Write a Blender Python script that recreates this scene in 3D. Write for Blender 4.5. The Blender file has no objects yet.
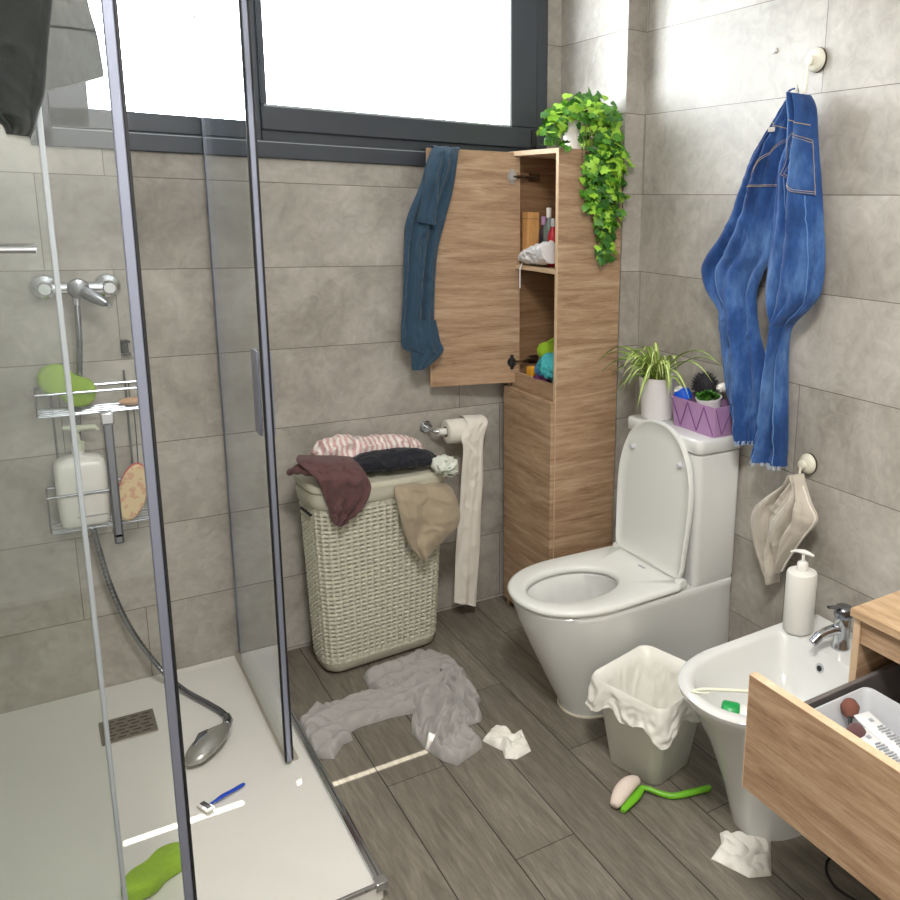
import bpy, bmesh, math, random
from mathutils import Vector, Matrix, noise
C0 = bpy.context.scene.collection
# measured outlines of the soft things, in metres
D = {"jeans_left": [[[-0.05, -1.1446, 1.7881], [-0.05, -1.1654, 1.7862]],
[[-0.05, -1.1093, 1.754], [-0.05, -1.1552, 1.7505]],
[[-0.05, -1.0697, 1.7139], [-0.05, -1.1454, 1.7093]],
[[-0.05, -1.0041, 1.6444], [-0.05, -1.1274, 1.6402]],
[[-0.05, -0.9564, 1.5542], [-0.05, -1.1105, 1.5537]],
[[-0.05, -0.8989, 1.4451], [-0.05, -1.1017, 1.4517]],
[[-0.05, -0.8222, 1.3579], [-0.05, -1.0864, 1.3737]],
[[-0.05, -0.807, 1.3184], [-0.05, -1.0595, 1.3311]],
[[-0.05, -0.8387, 1.2615], [-0.05, -1.0372, 1.274]],
[[-0.05, -0.8965, 1.2081], [-0.05, -1.0419, 1.2213]],
[[-0.05, -0.9065, 1.1382], [-0.05, -1.0594, 1.1587]],
[[-0.05, -0.9214, 1.0628], [-0.05, -1.0893, 1.0896]],
[[-0.05, -0.9424, 0.9671], [-0.05, -1.1055, 0.9985]],
[[-0.05, -0.9788, 0.8958], [-0.05, -1.0933, 0.9151]],
[[-0.05, -1.0139, 0.8343], [-0.05, -1.0833, 0.8482]]], "jeans_right": [[[-0.065, -1.1657, 1.7872], [-0.065, -1.1965, 1.7821]],
[[-0.065, -1.1582, 1.7588], [-0.065, -1.2197, 1.7492]],
[[-0.065, -1.1625, 1.6802], [-0.065, -1.2337, 1.6766]],
[[-0.065, -1.1294, 1.6216], [-0.065, -1.2467, 1.6134]],
[[-0.065, -1.1179, 1.5531], [-0.065, -1.2595, 1.5526]],
[[-0.065, -1.1128, 1.4519], [-0.065, -1.2759, 1.4572]],
[[-0.065, -1.1021, 1.3667], [-0.065, -1.2879, 1.3733]],
[[-0.065, -1.0956, 1.2718], [-0.065, -1.2828, 1.2948]],
[[-0.065, -1.1145, 1.2328], [-0.065, -1.2469, 1.2475]],
[[-0.065, -1.1376, 1.1865], [-0.065, -1.1922, 1.1935]],
[[-0.065, -1.1375, 1.1068], [-0.065, -1.1853, 1.1143]],
[[-0.065, -1.1164, 1.0022], [-0.065, -1.1946, 1.0172]],
[[-0.065, -1.1048, 0.8701], [-0.065, -1.2064, 0.8944]],
[[-0.065, -1.0926, 0.826], [-0.065, -1.2086, 0.8327]],
[[-0.065, -1.0976, 0.8155], [-0.065, -1.2102, 0.8161]]], "pocket_left": [[-0.1, -1.1326, 1.6867], [-0.1, -1.1656, 1.5989], [-0.1, -1.1046, 1.5595], [-0.1, -1.0138, 1.5549], [-0.1, -1.0582, 1.6192]], "pocket_right": [[-0.1, -1.1907, 1.6957], [-0.1, -1.254, 1.6614], [-0.1, -1.2799, 1.5344], [-0.1, -1.2126, 1.5416], [-0.1, -1.1562, 1.5867]], "tshirt": [[[-0.6031, -0.08, 1.6665], [-0.5123, -0.08, 1.669]],
[[-0.6313, -0.105, 1.6267], [-0.5276, -0.105, 1.6324]],
[[-0.6566, -0.105, 1.548], [-0.5429, -0.105, 1.5428]],
[[-0.7061, -0.105, 1.4372], [-0.5726, -0.105, 1.4362]],
[[-0.7152, -0.105, 1.3425], [-0.5988, -0.105, 1.3422]],
[[-0.7217, -0.105, 1.2177], [-0.6116, -0.105, 1.2145]],
[[-0.732, -0.105, 1.0844], [-0.6141, -0.105, 1.0777]],
[[-0.7301, -0.105, 1.0281], [-0.5937, -0.105, 1.0119]],
[[-0.7031, -0.105, 1.0095], [-0.5903, -0.105, 1.0014]]], "tshirt_hem": [[[-0.7086, -0.117, 1.1175], [-0.615, -0.117, 1.1128]],
[[-0.7068, -0.117, 1.0515], [-0.602, -0.117, 1.0448]],
[[-0.7046, -0.117, 1.0014], [-0.5919, -0.117, 1.0034]],
[[-0.7023, -0.117, 0.9509], [-0.6605, -0.117, 0.9474]]], "tshirt_sleeve": [[[-0.6129, -0.095, 1.6591], [-0.5612, -0.095, 1.6622]],
[[-0.6402, -0.125, 1.5949], [-0.5926, -0.125, 1.5972]],
[[-0.6549, -0.125, 1.5324], [-0.604, -0.125, 1.5342]],
[[-0.6699, -0.125, 1.4634], [-0.6122, -0.125, 1.4551]],
[[-0.6773, -0.125, 1.4319], [-0.6163, -0.125, 1.4233]]], "tshirt_sleeve_opening": [[[-0.6671, -0.117, 1.4413], [-0.6196, -0.117, 1.4326]],
[[-0.6782, -0.117, 1.4002], [-0.6374, -0.117, 1.4005]],
[[-0.6821, -0.117, 1.378], [-0.6651, -0.117, 1.3781]]], "garment_front": [[[-1.7795, -1.2, 1.8202], [-1.6399, -1.2, 1.8461]],
[[-1.7825, -1.2, 1.7438], [-1.6562, -1.2, 1.7629]],
[[-1.7785, -1.2, 1.6795], [-1.6689, -1.2, 1.6929]],
[[-1.7675, -1.2, 1.6249], [-1.6782, -1.2, 1.6335]],
[[-1.7531, -1.2, 1.599], [-1.6883, -1.2, 1.6045]],
[[-1.7349, -1.2, 1.5826], [-1.6954, -1.2, 1.5814]],
[[-1.7314, -1.2, 1.5703], [-1.7016, -1.2, 1.5682]]], "garment_back": [[[-1.6864, -1.13, 1.8528], [-1.6097, -1.13, 1.867]],
[[-1.6947, -1.13, 1.769], [-1.6067, -1.13, 1.7822]],
[[-1.693, -1.13, 1.7229], [-1.5988, -1.13, 1.7353]],
[[-1.6905, -1.13, 1.6848], [-1.5954, -1.13, 1.6958]],
[[-1.6876, -1.13, 1.6491], [-1.5945, -1.13, 1.675]],
[[-1.6823, -1.13, 1.638], [-1.5963, -1.13, 1.6703]]], "maroon": [[[-1.0978, -0.19, 0.7343], [-0.9407, -0.19, 0.7083]],
[[-1.1165, -0.25, 0.7308], [-0.9353, -0.25, 0.7005]],
[[-1.0785, -0.294, 0.6875], [-0.926, -0.294, 0.6757]],
[[-1.0618, -0.3, 0.6429], [-0.914, -0.3, 0.6305]],
[[-1.0465, -0.3, 0.5899], [-0.9377, -0.3, 0.5765]],
[[-1.0391, -0.3, 0.5536], [-0.979, -0.3, 0.5453]],
[[-1.0277, -0.299, 0.5319], [-1.0067, -0.299, 0.531]]], "beige": [[[-0.8056, -0.24, 0.6216], [-0.6624, -0.24, 0.5983]],
[[-0.8341, -0.28, 0.6112], [-0.6379, -0.28, 0.5747]],
[[-0.8302, -0.3, 0.5503], [-0.6195, -0.3, 0.4977]],
[[-0.8156, -0.3, 0.4806], [-0.6345, -0.3, 0.4412]],
[[-0.7972, -0.3, 0.4192], [-0.6987, -0.3, 0.3949]],
[[-0.768, -0.3, 0.3717], [-0.734, -0.3, 0.3642]],
[[-0.7548, -0.3, 0.3549], [-0.7445, -0.3, 0.3526]]], "hang": [[[-0.5302, -0.118, 0.6991], [-0.4421, -0.118, 0.6875]],
[[-0.5241, -0.12, 0.6517], [-0.4473, -0.12, 0.6335]],
[[-0.5307, -0.115, 0.5415], [-0.4454, -0.115, 0.5276]],
[[-0.5396, -0.115, 0.4316], [-0.454, -0.115, 0.4157]],
[[-0.5528, -0.115, 0.3022], [-0.4589, -0.115, 0.2823]],
[[-0.5581, -0.115, 0.1885], [-0.4677, -0.115, 0.1673]],
[[-0.5634, -0.115, 0.0849], [-0.4766, -0.115, 0.0468]]], "shirt": [[-1.2019, -0.4532, 0.02], [-1.1783, -0.4387, 0.02], [-1.1381, -0.3973, 0.02], [-1.1197, -0.4151, 0.02], [-1.0819, -0.4077, 0.02], [-0.9921, -0.4129, 0.02], [-0.9549, -0.4231, 0.02], [-0.952, -0.4031, 0.02], [-0.9669, -0.3757, 0.02], [-0.9604, -0.2968, 0.02], [-0.9308, -0.2796, 0.02], [-0.8692, -0.2814, 0.02], [-0.8024, -0.2703, 0.02], [-0.7542, -0.246, 0.02], [-0.7054, -0.292, 0.02], [-0.6817, -0.3607, 0.02], [-0.6771, -0.4596, 0.02], [-0.6926, -0.4855, 0.02], [-0.6931, -0.5742, 0.02], [-0.6998, -0.616, 0.02], [-0.7194, -0.6358, 0.02], [-0.7357, -0.7, 0.02], [-0.7484, -0.7161, 0.02], [-0.8055, -0.7154, 0.02], [-0.8246, -0.7091, 0.02], [-0.7895, -0.7486, 0.02], [-0.7927, -0.8139, 0.02], [-0.7997, -0.8313, 0.02], [-0.8927, -0.8664, 0.02], [-0.918, -0.8247, 0.02], [-0.9351, -0.7614, 0.02], [-0.9404, -0.6645, 0.02], [-0.9246, -0.6166, 0.02], [-0.9007, -0.5716, 0.02], [-0.9319, -0.5641, 0.02], [-0.9661, -0.5576, 0.02], [-1.0083, -0.5578, 0.02], [-1.0514, -0.5541, 0.02], [-1.0871, -0.566, 0.02], [-1.0922, -0.6059, 0.02], [-1.1207, -0.6097, 0.02], [-1.1608, -0.6599, 0.02], [-1.188, -0.6426, 0.02], [-1.2063, -0.6191, 0.02], [-1.2097, -0.5657, 0.02], [-1.2078, -0.5177, 0.02]], "shirt_spines": [[[-1.2109, -0.5703, 0.02], [-1.1097, -0.4997, 0.02], [-0.9558, -0.487, 0.02], [-0.8113, -0.4459, 0.02], [-0.7019, -0.4297, 0.02]],
[[-0.9552, -0.3695, 0.02], [-0.8245, -0.3532, 0.02], [-0.7329, -0.4602, 0.02], [-0.7347, -0.6262, 0.02]],
[[-0.8055, -0.5496, 0.02], [-0.8771, -0.6584, 0.02], [-0.8877, -0.7754, 0.02], [-0.8103, -0.8246, 0.02]]], "tissue_a": [[-0.7857, -0.8025, 0.015], [-0.7332, -0.7638, 0.015], [-0.6989, -0.7854, 0.015], [-0.7017, -0.8278, 0.015], [-0.6684, -0.8203, 0.015], [-0.6922, -0.9163, 0.015], [-0.7433, -0.9275, 0.015], [-0.7683, -0.9064, 0.015], [-0.7591, -0.8738, 0.015]], "tissue_b": [[-0.4597, -1.4451, 0.015], [-0.4144, -1.4783, 0.015], [-0.3747, -1.5342, 0.015], [-0.4518, -1.6148, 0.015], [-0.5, -1.5897, 0.015], [-0.5203, -1.5342, 0.015], [-0.534, -1.4992, 0.015], [-0.4821, -1.4764, 0.015]], "cloth_left": [[[-0.03, -1.2057, 0.7864], [-0.03, -1.2274, 0.7925]],
[[-0.035, -1.1835, 0.7519], [-0.035, -1.2383, 0.7676]],
[[-0.045, -1.1054, 0.6798], [-0.045, -1.2373, 0.723]],
[[-0.045, -1.0722, 0.6359], [-0.045, -1.2233, 0.6751]],
[[-0.045, -1.0811, 0.5831], [-0.045, -1.2059, 0.6192]],
[[-0.04, -1.1017, 0.5271], [-0.04, -1.1875, 0.5578]],
[[-0.04, -1.1311, 0.4756], [-0.04, -1.1892, 0.4978]],
[[-0.035, -1.1496, 0.4411], [-0.035, -1.1841, 0.4578]]], "cloth_right": [[[-0.04, -1.2293, 0.7945], [-0.04, -1.2471, 0.7995]],
[[-0.05, -1.235, 0.7577], [-0.05, -1.2739, 0.7691]],
[[-0.06, -1.2228, 0.7126], [-0.06, -1.3041, 0.7376]],
[[-0.06, -1.1824, 0.6559], [-0.06, -1.3292, 0.6979]],
[[-0.06, -1.1639, 0.602], [-0.06, -1.2957, 0.6441]],
[[-0.055, -1.1782, 0.5638], [-0.055, -1.2595, 0.5928]],
[[-0.05, -1.1852, 0.5198], [-0.05, -1.2262, 0.5381]],
[[-0.045, -1.1871, 0.489], [-0.045, -1.2092, 0.5035]]], "ivy_mass": []}
CAM = [[0.821821, 0.097543, -0.561333, -1.73221], [-0.569078, 0.188213, -0.800454, -2.76159], [0.027571, 0.977272, 0.210187, 1.48667], [0, 0, 0, 1]]
FOC, PPX, PPY = 848.338, 615.470, 392.551
WORLD, FILL, SUN, EXPO = 26.0, 54.0, 16.0, -0.05
rnd = random.Random(7)
PI = math.pi
V = Vector

# ------------------------------------------------------------------ helpers
class MB:
    """collects geometry, builds ONE mesh object"""
    def __init__(s): s.v = []; s.f = []; s.m = []
    def add(s, vs, fs, mi=0):
        b = len(s.v); s.v += [tuple(p) for p in vs]
        for f in fs: s.f.append([i + b for i in f]); s.m.append(mi)
        return s
    def box(s, a, b, mi=0):
        (x0,y0,z0),(x1,y1,z1) = a, b
        x0,x1 = sorted((x0,x1)); y0,y1 = sorted((y0,y1)); z0,z1 = sorted((z0,z1))
        vs = [(x0,y0,z0),(x1,y0,z0),(x1,y1,z0),(x0,y1,z0),(x0,y0,z1),(x1,y0,z1),(x1,y1,z1),(x0,y1,z1)]
        return s.add(vs, [(0,3,2,1),(4,5,6,7),(0,1,5,4),(1,2,6,5),(2,3,7,6),(3,0,4,7)], mi)
    def obox(s, c, ax, ay, az, mi=0):
        """oriented box: centre and three half-axis vectors"""
        c, ax, ay, az = V(c), V(ax), V(ay), V(az)
        vs = [c+ax*i+ay*j+az*k for k in (-1,1) for (i,j) in ((-1,-1),(1,-1),(1,1),(-1,1))]
        return s.add(vs, [(0,3,2,1),(4,5,6,7),(0,1,5,4),(1,2,6,5),(2,3,7,6),(3,0,4,7)], mi)
    def loft(s, rings, cap0=True, cap1=True, closed=True, mi=0):
        n = len(rings[0]); vs = [p for r in rings for p in r]; fs = []
        for i in range(len(rings)-1):
            for j in range(n if closed else n-1):
                k = (j+1) % n
                fs.append((i*n+j, i*n+k, (i+1)*n+k, (i+1)*n+j))
        if cap0: fs.append(tuple(reversed(range(n))))
        if cap1: fs.append(tuple((len(rings)-1)*n+j for j in range(n)))
        return s.add(vs, fs, mi)
    def tube(s, path, r, seg=12, caps=True, mi=0, flat=1.0, up=None):
        path = [V(p) for p in path]; n = len(path)
        rs = r if isinstance(r, (list,tuple)) else [r]*n
        rings = []; prev = None
        for i, p in enumerate(path):
            t = (path[min(i+1,n-1)] - path[max(i-1,0)]).normalized()
            if prev is None:
                a = V(up) if up else (V((0,0,1)) if abs(t.z) < .9 else V((1,0,0)))
                prev = a
            nx = prev - t*prev.dot(t)
            if nx.length < 1e-6: nx = t.orthogonal()
            nx.normalize(); prev = nx; ny = t.cross(nx)
            rings.append([p + nx*math.cos(2*PI*k/seg)*rs[i]*flat + ny*math.sin(2*PI*k/seg)*rs[i] for k in range(seg)])
        return s.loft(rings, caps, caps, True, mi)
    def cyl(s, a, b, r, seg=24, mi=0, r2=None):
        return s.tube([a, b], [r, r if r2 is None else r2], seg, True, mi)
    def lathe(s, c, prof, axis=(0,0,1), seg=32, mi=0, cap0=True, cap1=True):
        c = V(c); ax = V(axis).normalized(); e1 = ax.orthogonal().normalized(); e2 = ax.cross(e1)
        rings = [[c + ax*h + (e1*math.cos(2*PI*k/seg) + e2*math.sin(2*PI*k/seg))*max(r,1e-5) for k in range(seg)] for r, h in prof]
        return s.loft(rings, cap0, cap1, True, mi)
    def ball(s, c, r, seg=20, mi=0, nz=0.0, seed=0, freq=30):
        c = V(c); rr = V(r) if not isinstance(r, (int,float)) else V((r,r,r)); rings = []
        nn = seg//2
        for i in range(nn+1):
            th = PI*(0.02+.96*i/nn)
            ring = []
            for k in range(seg):
                ph = 2*PI*k/seg
                d = V((math.sin(th)*math.cos(ph), math.sin(th)*math.sin(ph), -math.cos(th)))
                q = V((d.x*rr.x, d.y*rr.y, d.z*rr.z))
                if nz: q *= 1 + nz*noise.noise(d*2.2*freq/30 + V((seed,0,0)))
                ring.append(c+q)
            rings.append(ring)
        return s.loft(rings, True, True, True, mi)
    def grid(s, fn, nu, nv, mi=0, closed=False):
        vs = [fn(i/nu, j/nv) for j in range(nv+1) for i in range(nu+1)]
        fs = [(j*(nu+1)+i, j*(nu+1)+i+1, (j+1)*(nu+1)+i+1, (j+1)*(nu+1)+i) for j in range(nv) for i in range(nu)]
        return s.add(vs, fs, mi)
    def build(s, name, mats, parent=None, bevel=0, seg=2, smooth=35, solid=0, subd=0, flip=False, offset=-1, recalc=False):
        me = bpy.data.meshes.new(name); me.from_pydata(s.v, [], s.f)
        mats = mats if isinstance(mats, (list,tuple)) else [mats]
        for m in mats: me.materials.append(m)
        if len(mats) > 1: me.polygons.foreach_set('material_index', s.m)
        me.validate(); me.update()
        if recalc:
            bm = bmesh.new(); bm.from_mesh(me); bmesh.ops.recalc_face_normals(bm, faces=bm.faces); bm.to_mesh(me); bm.free()
        if smooth:
            me.polygons.foreach_set('use_smooth', [True]*len(me.polygons))
            try: me.set_sharp_from_angle(angle=math.radians(smooth))
            except Exception: pass
        o = bpy.data.objects.new(name, me); C0.objects.link(o)
        if solid:
            m = o.modifiers.new('solid','SOLIDIFY'); m.thickness = solid; m.offset = offset
        if bevel:
            m = o.modifiers.new('bevel','BEVEL'); m.width = bevel; m.segments = seg; m.limit_method = 'ANGLE'; m.angle_limit = math.radians(40)
            m.harden_normals = False
        if subd:
            m = o.modifiers.new('sub','SUBSURF'); m.levels = subd; m.render_levels = subd
        if parent: o.parent = parent; o.matrix_parent_inverse = parent.matrix_basis.inverted()
        return o

def thing(name, label, cat, loc=(0,0,0), group=None):
    o = bpy.data.objects.new(name, None); C0.objects.link(o); o.location = loc; o.empty_display_size = .05
    o['label'] = label; o['category'] = cat
    if group: o['group'] = group
    return o
def tag(o, label, cat, group=None):
    o['label'] = label; o['category'] = cat
    if group: o['group'] = group
    return o
def struct(o): o['kind'] = 'structure'; return o
def plabel(o, l): o['label'] = l; return o

def cr(p0,p1,p2,p3,t):
    return ((p1*2)+(p2-p0)*t+(p0*2-p1*5+p2*4-p3)*t*t+(p1*3-p0-p2*3+p3)*t**3)*.5
def spline(pts, n):
    """resample a Catmull-Rom through pts to n+1 points"""
    pts = [V(p) for p in pts]; m = len(pts)-1; out = []
    for i in range(n+1):
        s = m*i/n; k = min(int(s), m-1); t = s-k
        out.append(cr(pts[max(k-1,0)], pts[k], pts[k+1], pts[min(k+2,m)], t))
    return out
def even_ring(ring, n):
    """the same closed outline with n evenly spaced points"""
    m = len(ring); seg = [(V(ring[(i+1)%m])-V(ring[i])).length for i in range(m)]; T = sum(seg); out = []; i = 0; acc = 0
    for k in range(n):
        t = T*k/n
        while acc+seg[i] < t and i < m-1: acc += seg[i]; i += 1
        out.append(V(ring[i]).lerp(V(ring[(i+1)%m]), min(1,(t-acc)/(seg[i] or 1))))
    return out
def fold_noise(p, f, seed=0):
    return noise.noise(V((p[0]*f, p[1]*f, seed)))
def crump(p, f, seed=0):
    """creased-cloth relief, about -1..1: broad swells cut by sharp creases"""
    q = V((p[0]*f, p[1]*f, p[2]*f+seed)); w = V((noise.noise(q*.6), noise.noise(q*.6+V((7,3,1))), noise.noise(q*.6+V((2,9,5)))))
    q = q+w*1.3
    return (1-2.8*abs(noise.noise(q))**.85)*.65 + (1-2.6*abs(noise.noise(q*2.3+V((4,4,4)))))*.3
def ridge(x):
    """cloth-like fold: sharp valleys, round tops, -1..1"""
    return 2*abs(math.sin(x))**.8-1

class Sheet:
    """hanging cloth with a front and a back: rows = [(L,R)...]; n = direction to the front"""
    def __init__(s, rows, n, bulge=.012, back=.004, folds=((3,.004,0,.5),), wob=.002, seed=1, linear=False, fade=None, cf=14, cr=2.0):
        s.cf = cf; s.cr = cr
        s.n = V(n).normalized(); s.b = bulge; s.bk = back; s.folds = folds; s.wob = wob; s.seed = seed; s.fade = fade
        s.N = 400; s.L = spline([r[0] for r in rows], s.N); s.R = spline([r[1] for r in rows], s.N)
    def lr(s, v):
        k = min(max(v,0),1)*s.N; i = min(int(k), s.N-1); t = k-i
        return s.L[i].lerp(s.L[i+1], t), s.R[i].lerp(s.R[i+1], t)
    def front(s, u, v, off=0):
        a, b = s.lr(v); p = a.lerp(b, u); e = max(0.0, 4*u*(1-u))**.5
        w = (b-a).length
        d = s.b*e
        fd = 1 if s.fade is None else s.fade(v)
        for fr, am, ph, dr in s.folds:
            ww = noise.noise(V((u*1.5, v*2.2, s.seed+fr)))*1.2
            d += am*e*fd*ridge(PI*fr*(u + dr*v) + ph + ww)
        d += s.wob*e*crump(p, s.cf, s.seed)*s.cr
        return p + s.n*(d+off)
    def back_(s, u, v):
        a, b = s.lr(v); p = a.lerp(b, u); e = max(0.0, 4*u*(1-u))**.5
        return p - s.n*s.bk*e
    def mesh(s, mb, nu=40, nv=80, mi=0):
        rings = []
        for j in range(nv+1):
            v = j/nv
            r = [s.front(.5-.5*math.cos(PI*i/nu), v) for i in range(nu+1)]
            r += [s.back_(.5-.5*math.cos(PI*i/nu), v) for i in range(nu-1, 0, -1)]
            rings.append(r)
        mb.loft(rings, True, True, True, mi); return mb

def inpoly(x, y, P):
    c = False; n = len(P); j = n-1
    for i in range(n):
        if (P[i][1] > y) != (P[j][1] > y) and x < (P[j][0]-P[i][0])*(y-P[i][1])/(P[j][1]-P[i][1])+P[i][0]: c = not c
        j = i
    return c
def nearpoly(x, y, P):
    best = (9, x, y); n = len(P)
    for i in range(n):
        ax, ay = P[i][0], P[i][1]; bx, by = P[(i+1)%n][0], P[(i+1)%n][1]
        dx, dy = bx-ax, by-ay; L = dx*dx+dy*dy or 1e-9
        t = max(0, min(1, ((x-ax)*dx+(y-ay)*dy)/L)); qx, qy = ax+t*dx, ay+t*dy
        d = math.hypot(x-qx, y-qy)
        if d < best[0]: best = (d, qx, qy)
    return best
def heap(outline, res, hf, z0):
    """crumpled cloth lying on a plane: heightfield inside an outline with a skirt down to z0"""
    mb = MB(); P = outline
    xs = [p[0] for p in P]; ys = [p[1] for p in P]
    x0, y0 = min(xs)-res, min(ys)-res; nx = int((max(xs)-x0)/res)+2; ny = int((max(ys)-y0)/res)+2
    inside = {}
    for i in range(nx):
        for j in range(ny):
            if inpoly(x0+(i+.5)*res, y0+(j+.5)*res, P): inside[(i,j)] = 1
    idx = {}; vs = []; fs = []; edge = {}
    def vid(i, j):
        if (i,j) not in idx:
            x, y = x0+i*res, y0+j*res
            full = all((i-a, j-b) in inside for a in (0,1) for b in (0,1))
            d, qx, qy = nearpoly(x, y, P)
            if not full: x, y, d = qx, qy, 0
            idx[(i,j)] = len(vs); vs.append((x, y, z0 + (0.0015 if d == 0 else hf(x, y, d))))
        return idx[(i,j)]
    for (i,j) in inside:
        q = (vid(i,j), vid(i+1,j), vid(i+1,j+1), vid(i,j+1)); fs.append(q)
        for k in range(4):
            a, b = q[k], q[(k+1)%4]
            if (b,a) in edge: del edge[(b,a)]
            else: edge[(a,b)] = 1
    low = {}
    for (a,b) in list(edge):
        for c in (a,b):
            if c not in low: low[c] = len(vs); vs.append((vs[c][0], vs[c][1], z0-.0005))
        fs.append((b, a, low[a], low[b]))
    return mb.add(vs, fs)

# ------------------------------------------------------------------ materials
def srgb(h):
    if isinstance(h, str):
        h = h.lstrip('#'); c = [int(h[i:i+2],16)/255 for i in (0,2,4)]
    else: c = [x/255 for x in h]
    return tuple(x/12.92 if x <= .04045 else ((x+.055)/1.055)**2.4 for x in c)+(1,)
class NT:
    def __init__(s, name):
        s.m = bpy.data.materials.new(name); s.m.use_nodes = True; s.t = s.m.node_tree; s.t.nodes.clear()
        s.out = s.n('ShaderNodeOutputMaterial'); s.b = s.n('ShaderNodeBsdfPrincipled'); s.l(s.b.outputs[0], s.out.inputs[0])
    def n(s, t, **kw):
        x = s.t.nodes.new(t)
        for k, v in kw.items(): setattr(x, k, v)
        return x
    def l(s, a, b): s.t.links.new(a, b)
    def val(s, sock, v):
        if hasattr(v, 'is_linked') or isinstance(v, bpy.types.NodeSocket): s.l(v, sock)
        else: sock.default_value = v
    def math(s, op, a, b=None, c=None):
        x = s.n('ShaderNodeMath', operation=op); s.val(x.inputs[0], a)
        if b is not None: s.val(x.inputs[1], b)
        if c is not None: s.val(x.inputs[2], c)
        return x.outputs[0]
    def mix(s, f, a, b, blend='MIX'):
        x = s.n('ShaderNodeMix', data_type='RGBA', blend_type=blend); s.val(x.inputs[0], f); s.val(x.inputs[6], a); s.val(x.inputs[7], b)
        return x.outputs[2]
    def coord(s, scale=(1,1,1), kind='Object'):
        c = s.n('ShaderNodeTexCoord'); mp = s.n('ShaderNodeMapping'); mp.inputs['Scale'].default_value = scale
        s.l(c.outputs[kind], mp.inputs[0]); return mp.outputs[0]
    def noise(s, vec, scale, detail=3, rough=.5, dist=0):
        x = s.n('ShaderNodeTexNoise'); s.l(vec, x.inputs['Vector']); x.inputs['Scale'].default_value = scale
        x.inputs['Detail'].default_value = detail; x.inputs['Roughness'].default_value = rough; x.inputs['Distortion'].default_value = dist
        return x.outputs['Fac']
    def ramp(s, f, stops):
        x = s.n('ShaderNodeValToRGB'); s.l(f, x.inputs[0]); e = x.color_ramp.elements
        while len(e) < len(stops): e.new(.5)
        for k, (p, c) in enumerate(stops): e[k].position = p; e[k].color = c if len(c) == 4 else c+(1,)
        return x.outputs[0]
    def bump(s, h, strength=.2, dist=.002):
        x = s.n('ShaderNodeBump'); x.inputs['Strength'].default_value = strength; x.inputs['Distance'].default_value = dist
        s.l(h, x.inputs['Height']); s.l(x.outputs[0], s.b.inputs['Normal'])
    def set(s, rough=.5, metal=0, spec=.5, coat=0):
        s.b.inputs['Roughness'].default_value = rough; s.b.inputs['Metallic'].default_value = metal
        s.b.inputs['Specular IOR Level'].default_value = spec; s.b.inputs['Coat Weight'].default_value = coat; return s
def mat(name, col, rough=.5, metal=0, var=.08, scale=20, bump=0, bs=200, spec=.5, coat=0, sheen=0, trans=0, sss=0):
    t = NT(name).set(rough, metal, spec, coat); c = srgb(col); v = t.coord()
    f = t.noise(v, scale, 4)
    dk = tuple(x*(1-var) for x in c[:3])+(1,); lt = tuple(min(1, x*(1+var)) for x in c[:3])+(1,)
    t.l(t.mix(f, dk, lt), t.b.inputs['Base Color'])
    if bump: t.bump(t.noise(v, bs, 3), bump, .002)
    if sheen: t.b.inputs['Sheen Weight'].default_value = sheen
    if trans:
        t.b.inputs['Transmission Weight'].default_value = trans
    if sss:
        t.b.inputs['Subsurface Weight'].default_value = sss; t.b.inputs['Subsurface Radius'].default_value = (.02,.02,.02)
    return t.m
def glass_mat(name, tint=(.93,.97,.95,1), rough=.0, refl=1.0):
    """thin pane: see-through with a fresnel reflection"""
    t = NT(name); t.t.nodes.remove(t.b)
    tr = t.n('ShaderNodeBsdfTransparent'); tr.inputs[0].default_value = tint
    gl = t.n('ShaderNodeBsdfGlossy'); gl.inputs['Roughness'].default_value = rough; gl.inputs['Color'].default_value = (.95,.97,1,1)
    ge = t.n('ShaderNodeNewGeometry'); vd = t.n('ShaderNodeVectorMath', operation='DOT_PRODUCT'); t.l(ge.outputs['Normal'], vd.inputs[0]); t.l(ge.outputs['Incoming'], vd.inputs[1])
    sch = t.math('MULTIPLY_ADD', t.math('POWER', t.math('SUBTRACT', 1.0, t.math('ABSOLUTE', vd.outputs['Value'])), 5.0), .96, .035)
    v = t.coord((1,1,.25)); f = t.math('MULTIPLY', t.noise(v, 4, 3), .02)
    mx = t.n('ShaderNodeMixShader'); t.l(t.math('MULTIPLY_ADD', sch, refl, f), mx.inputs[0])
    t.l(tr.outputs[0], mx.inputs[1]); t.l(gl.outputs[0], mx.inputs[2]); t.l(mx.outputs[0], t.out.inputs[0])
    return t.m
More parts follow.
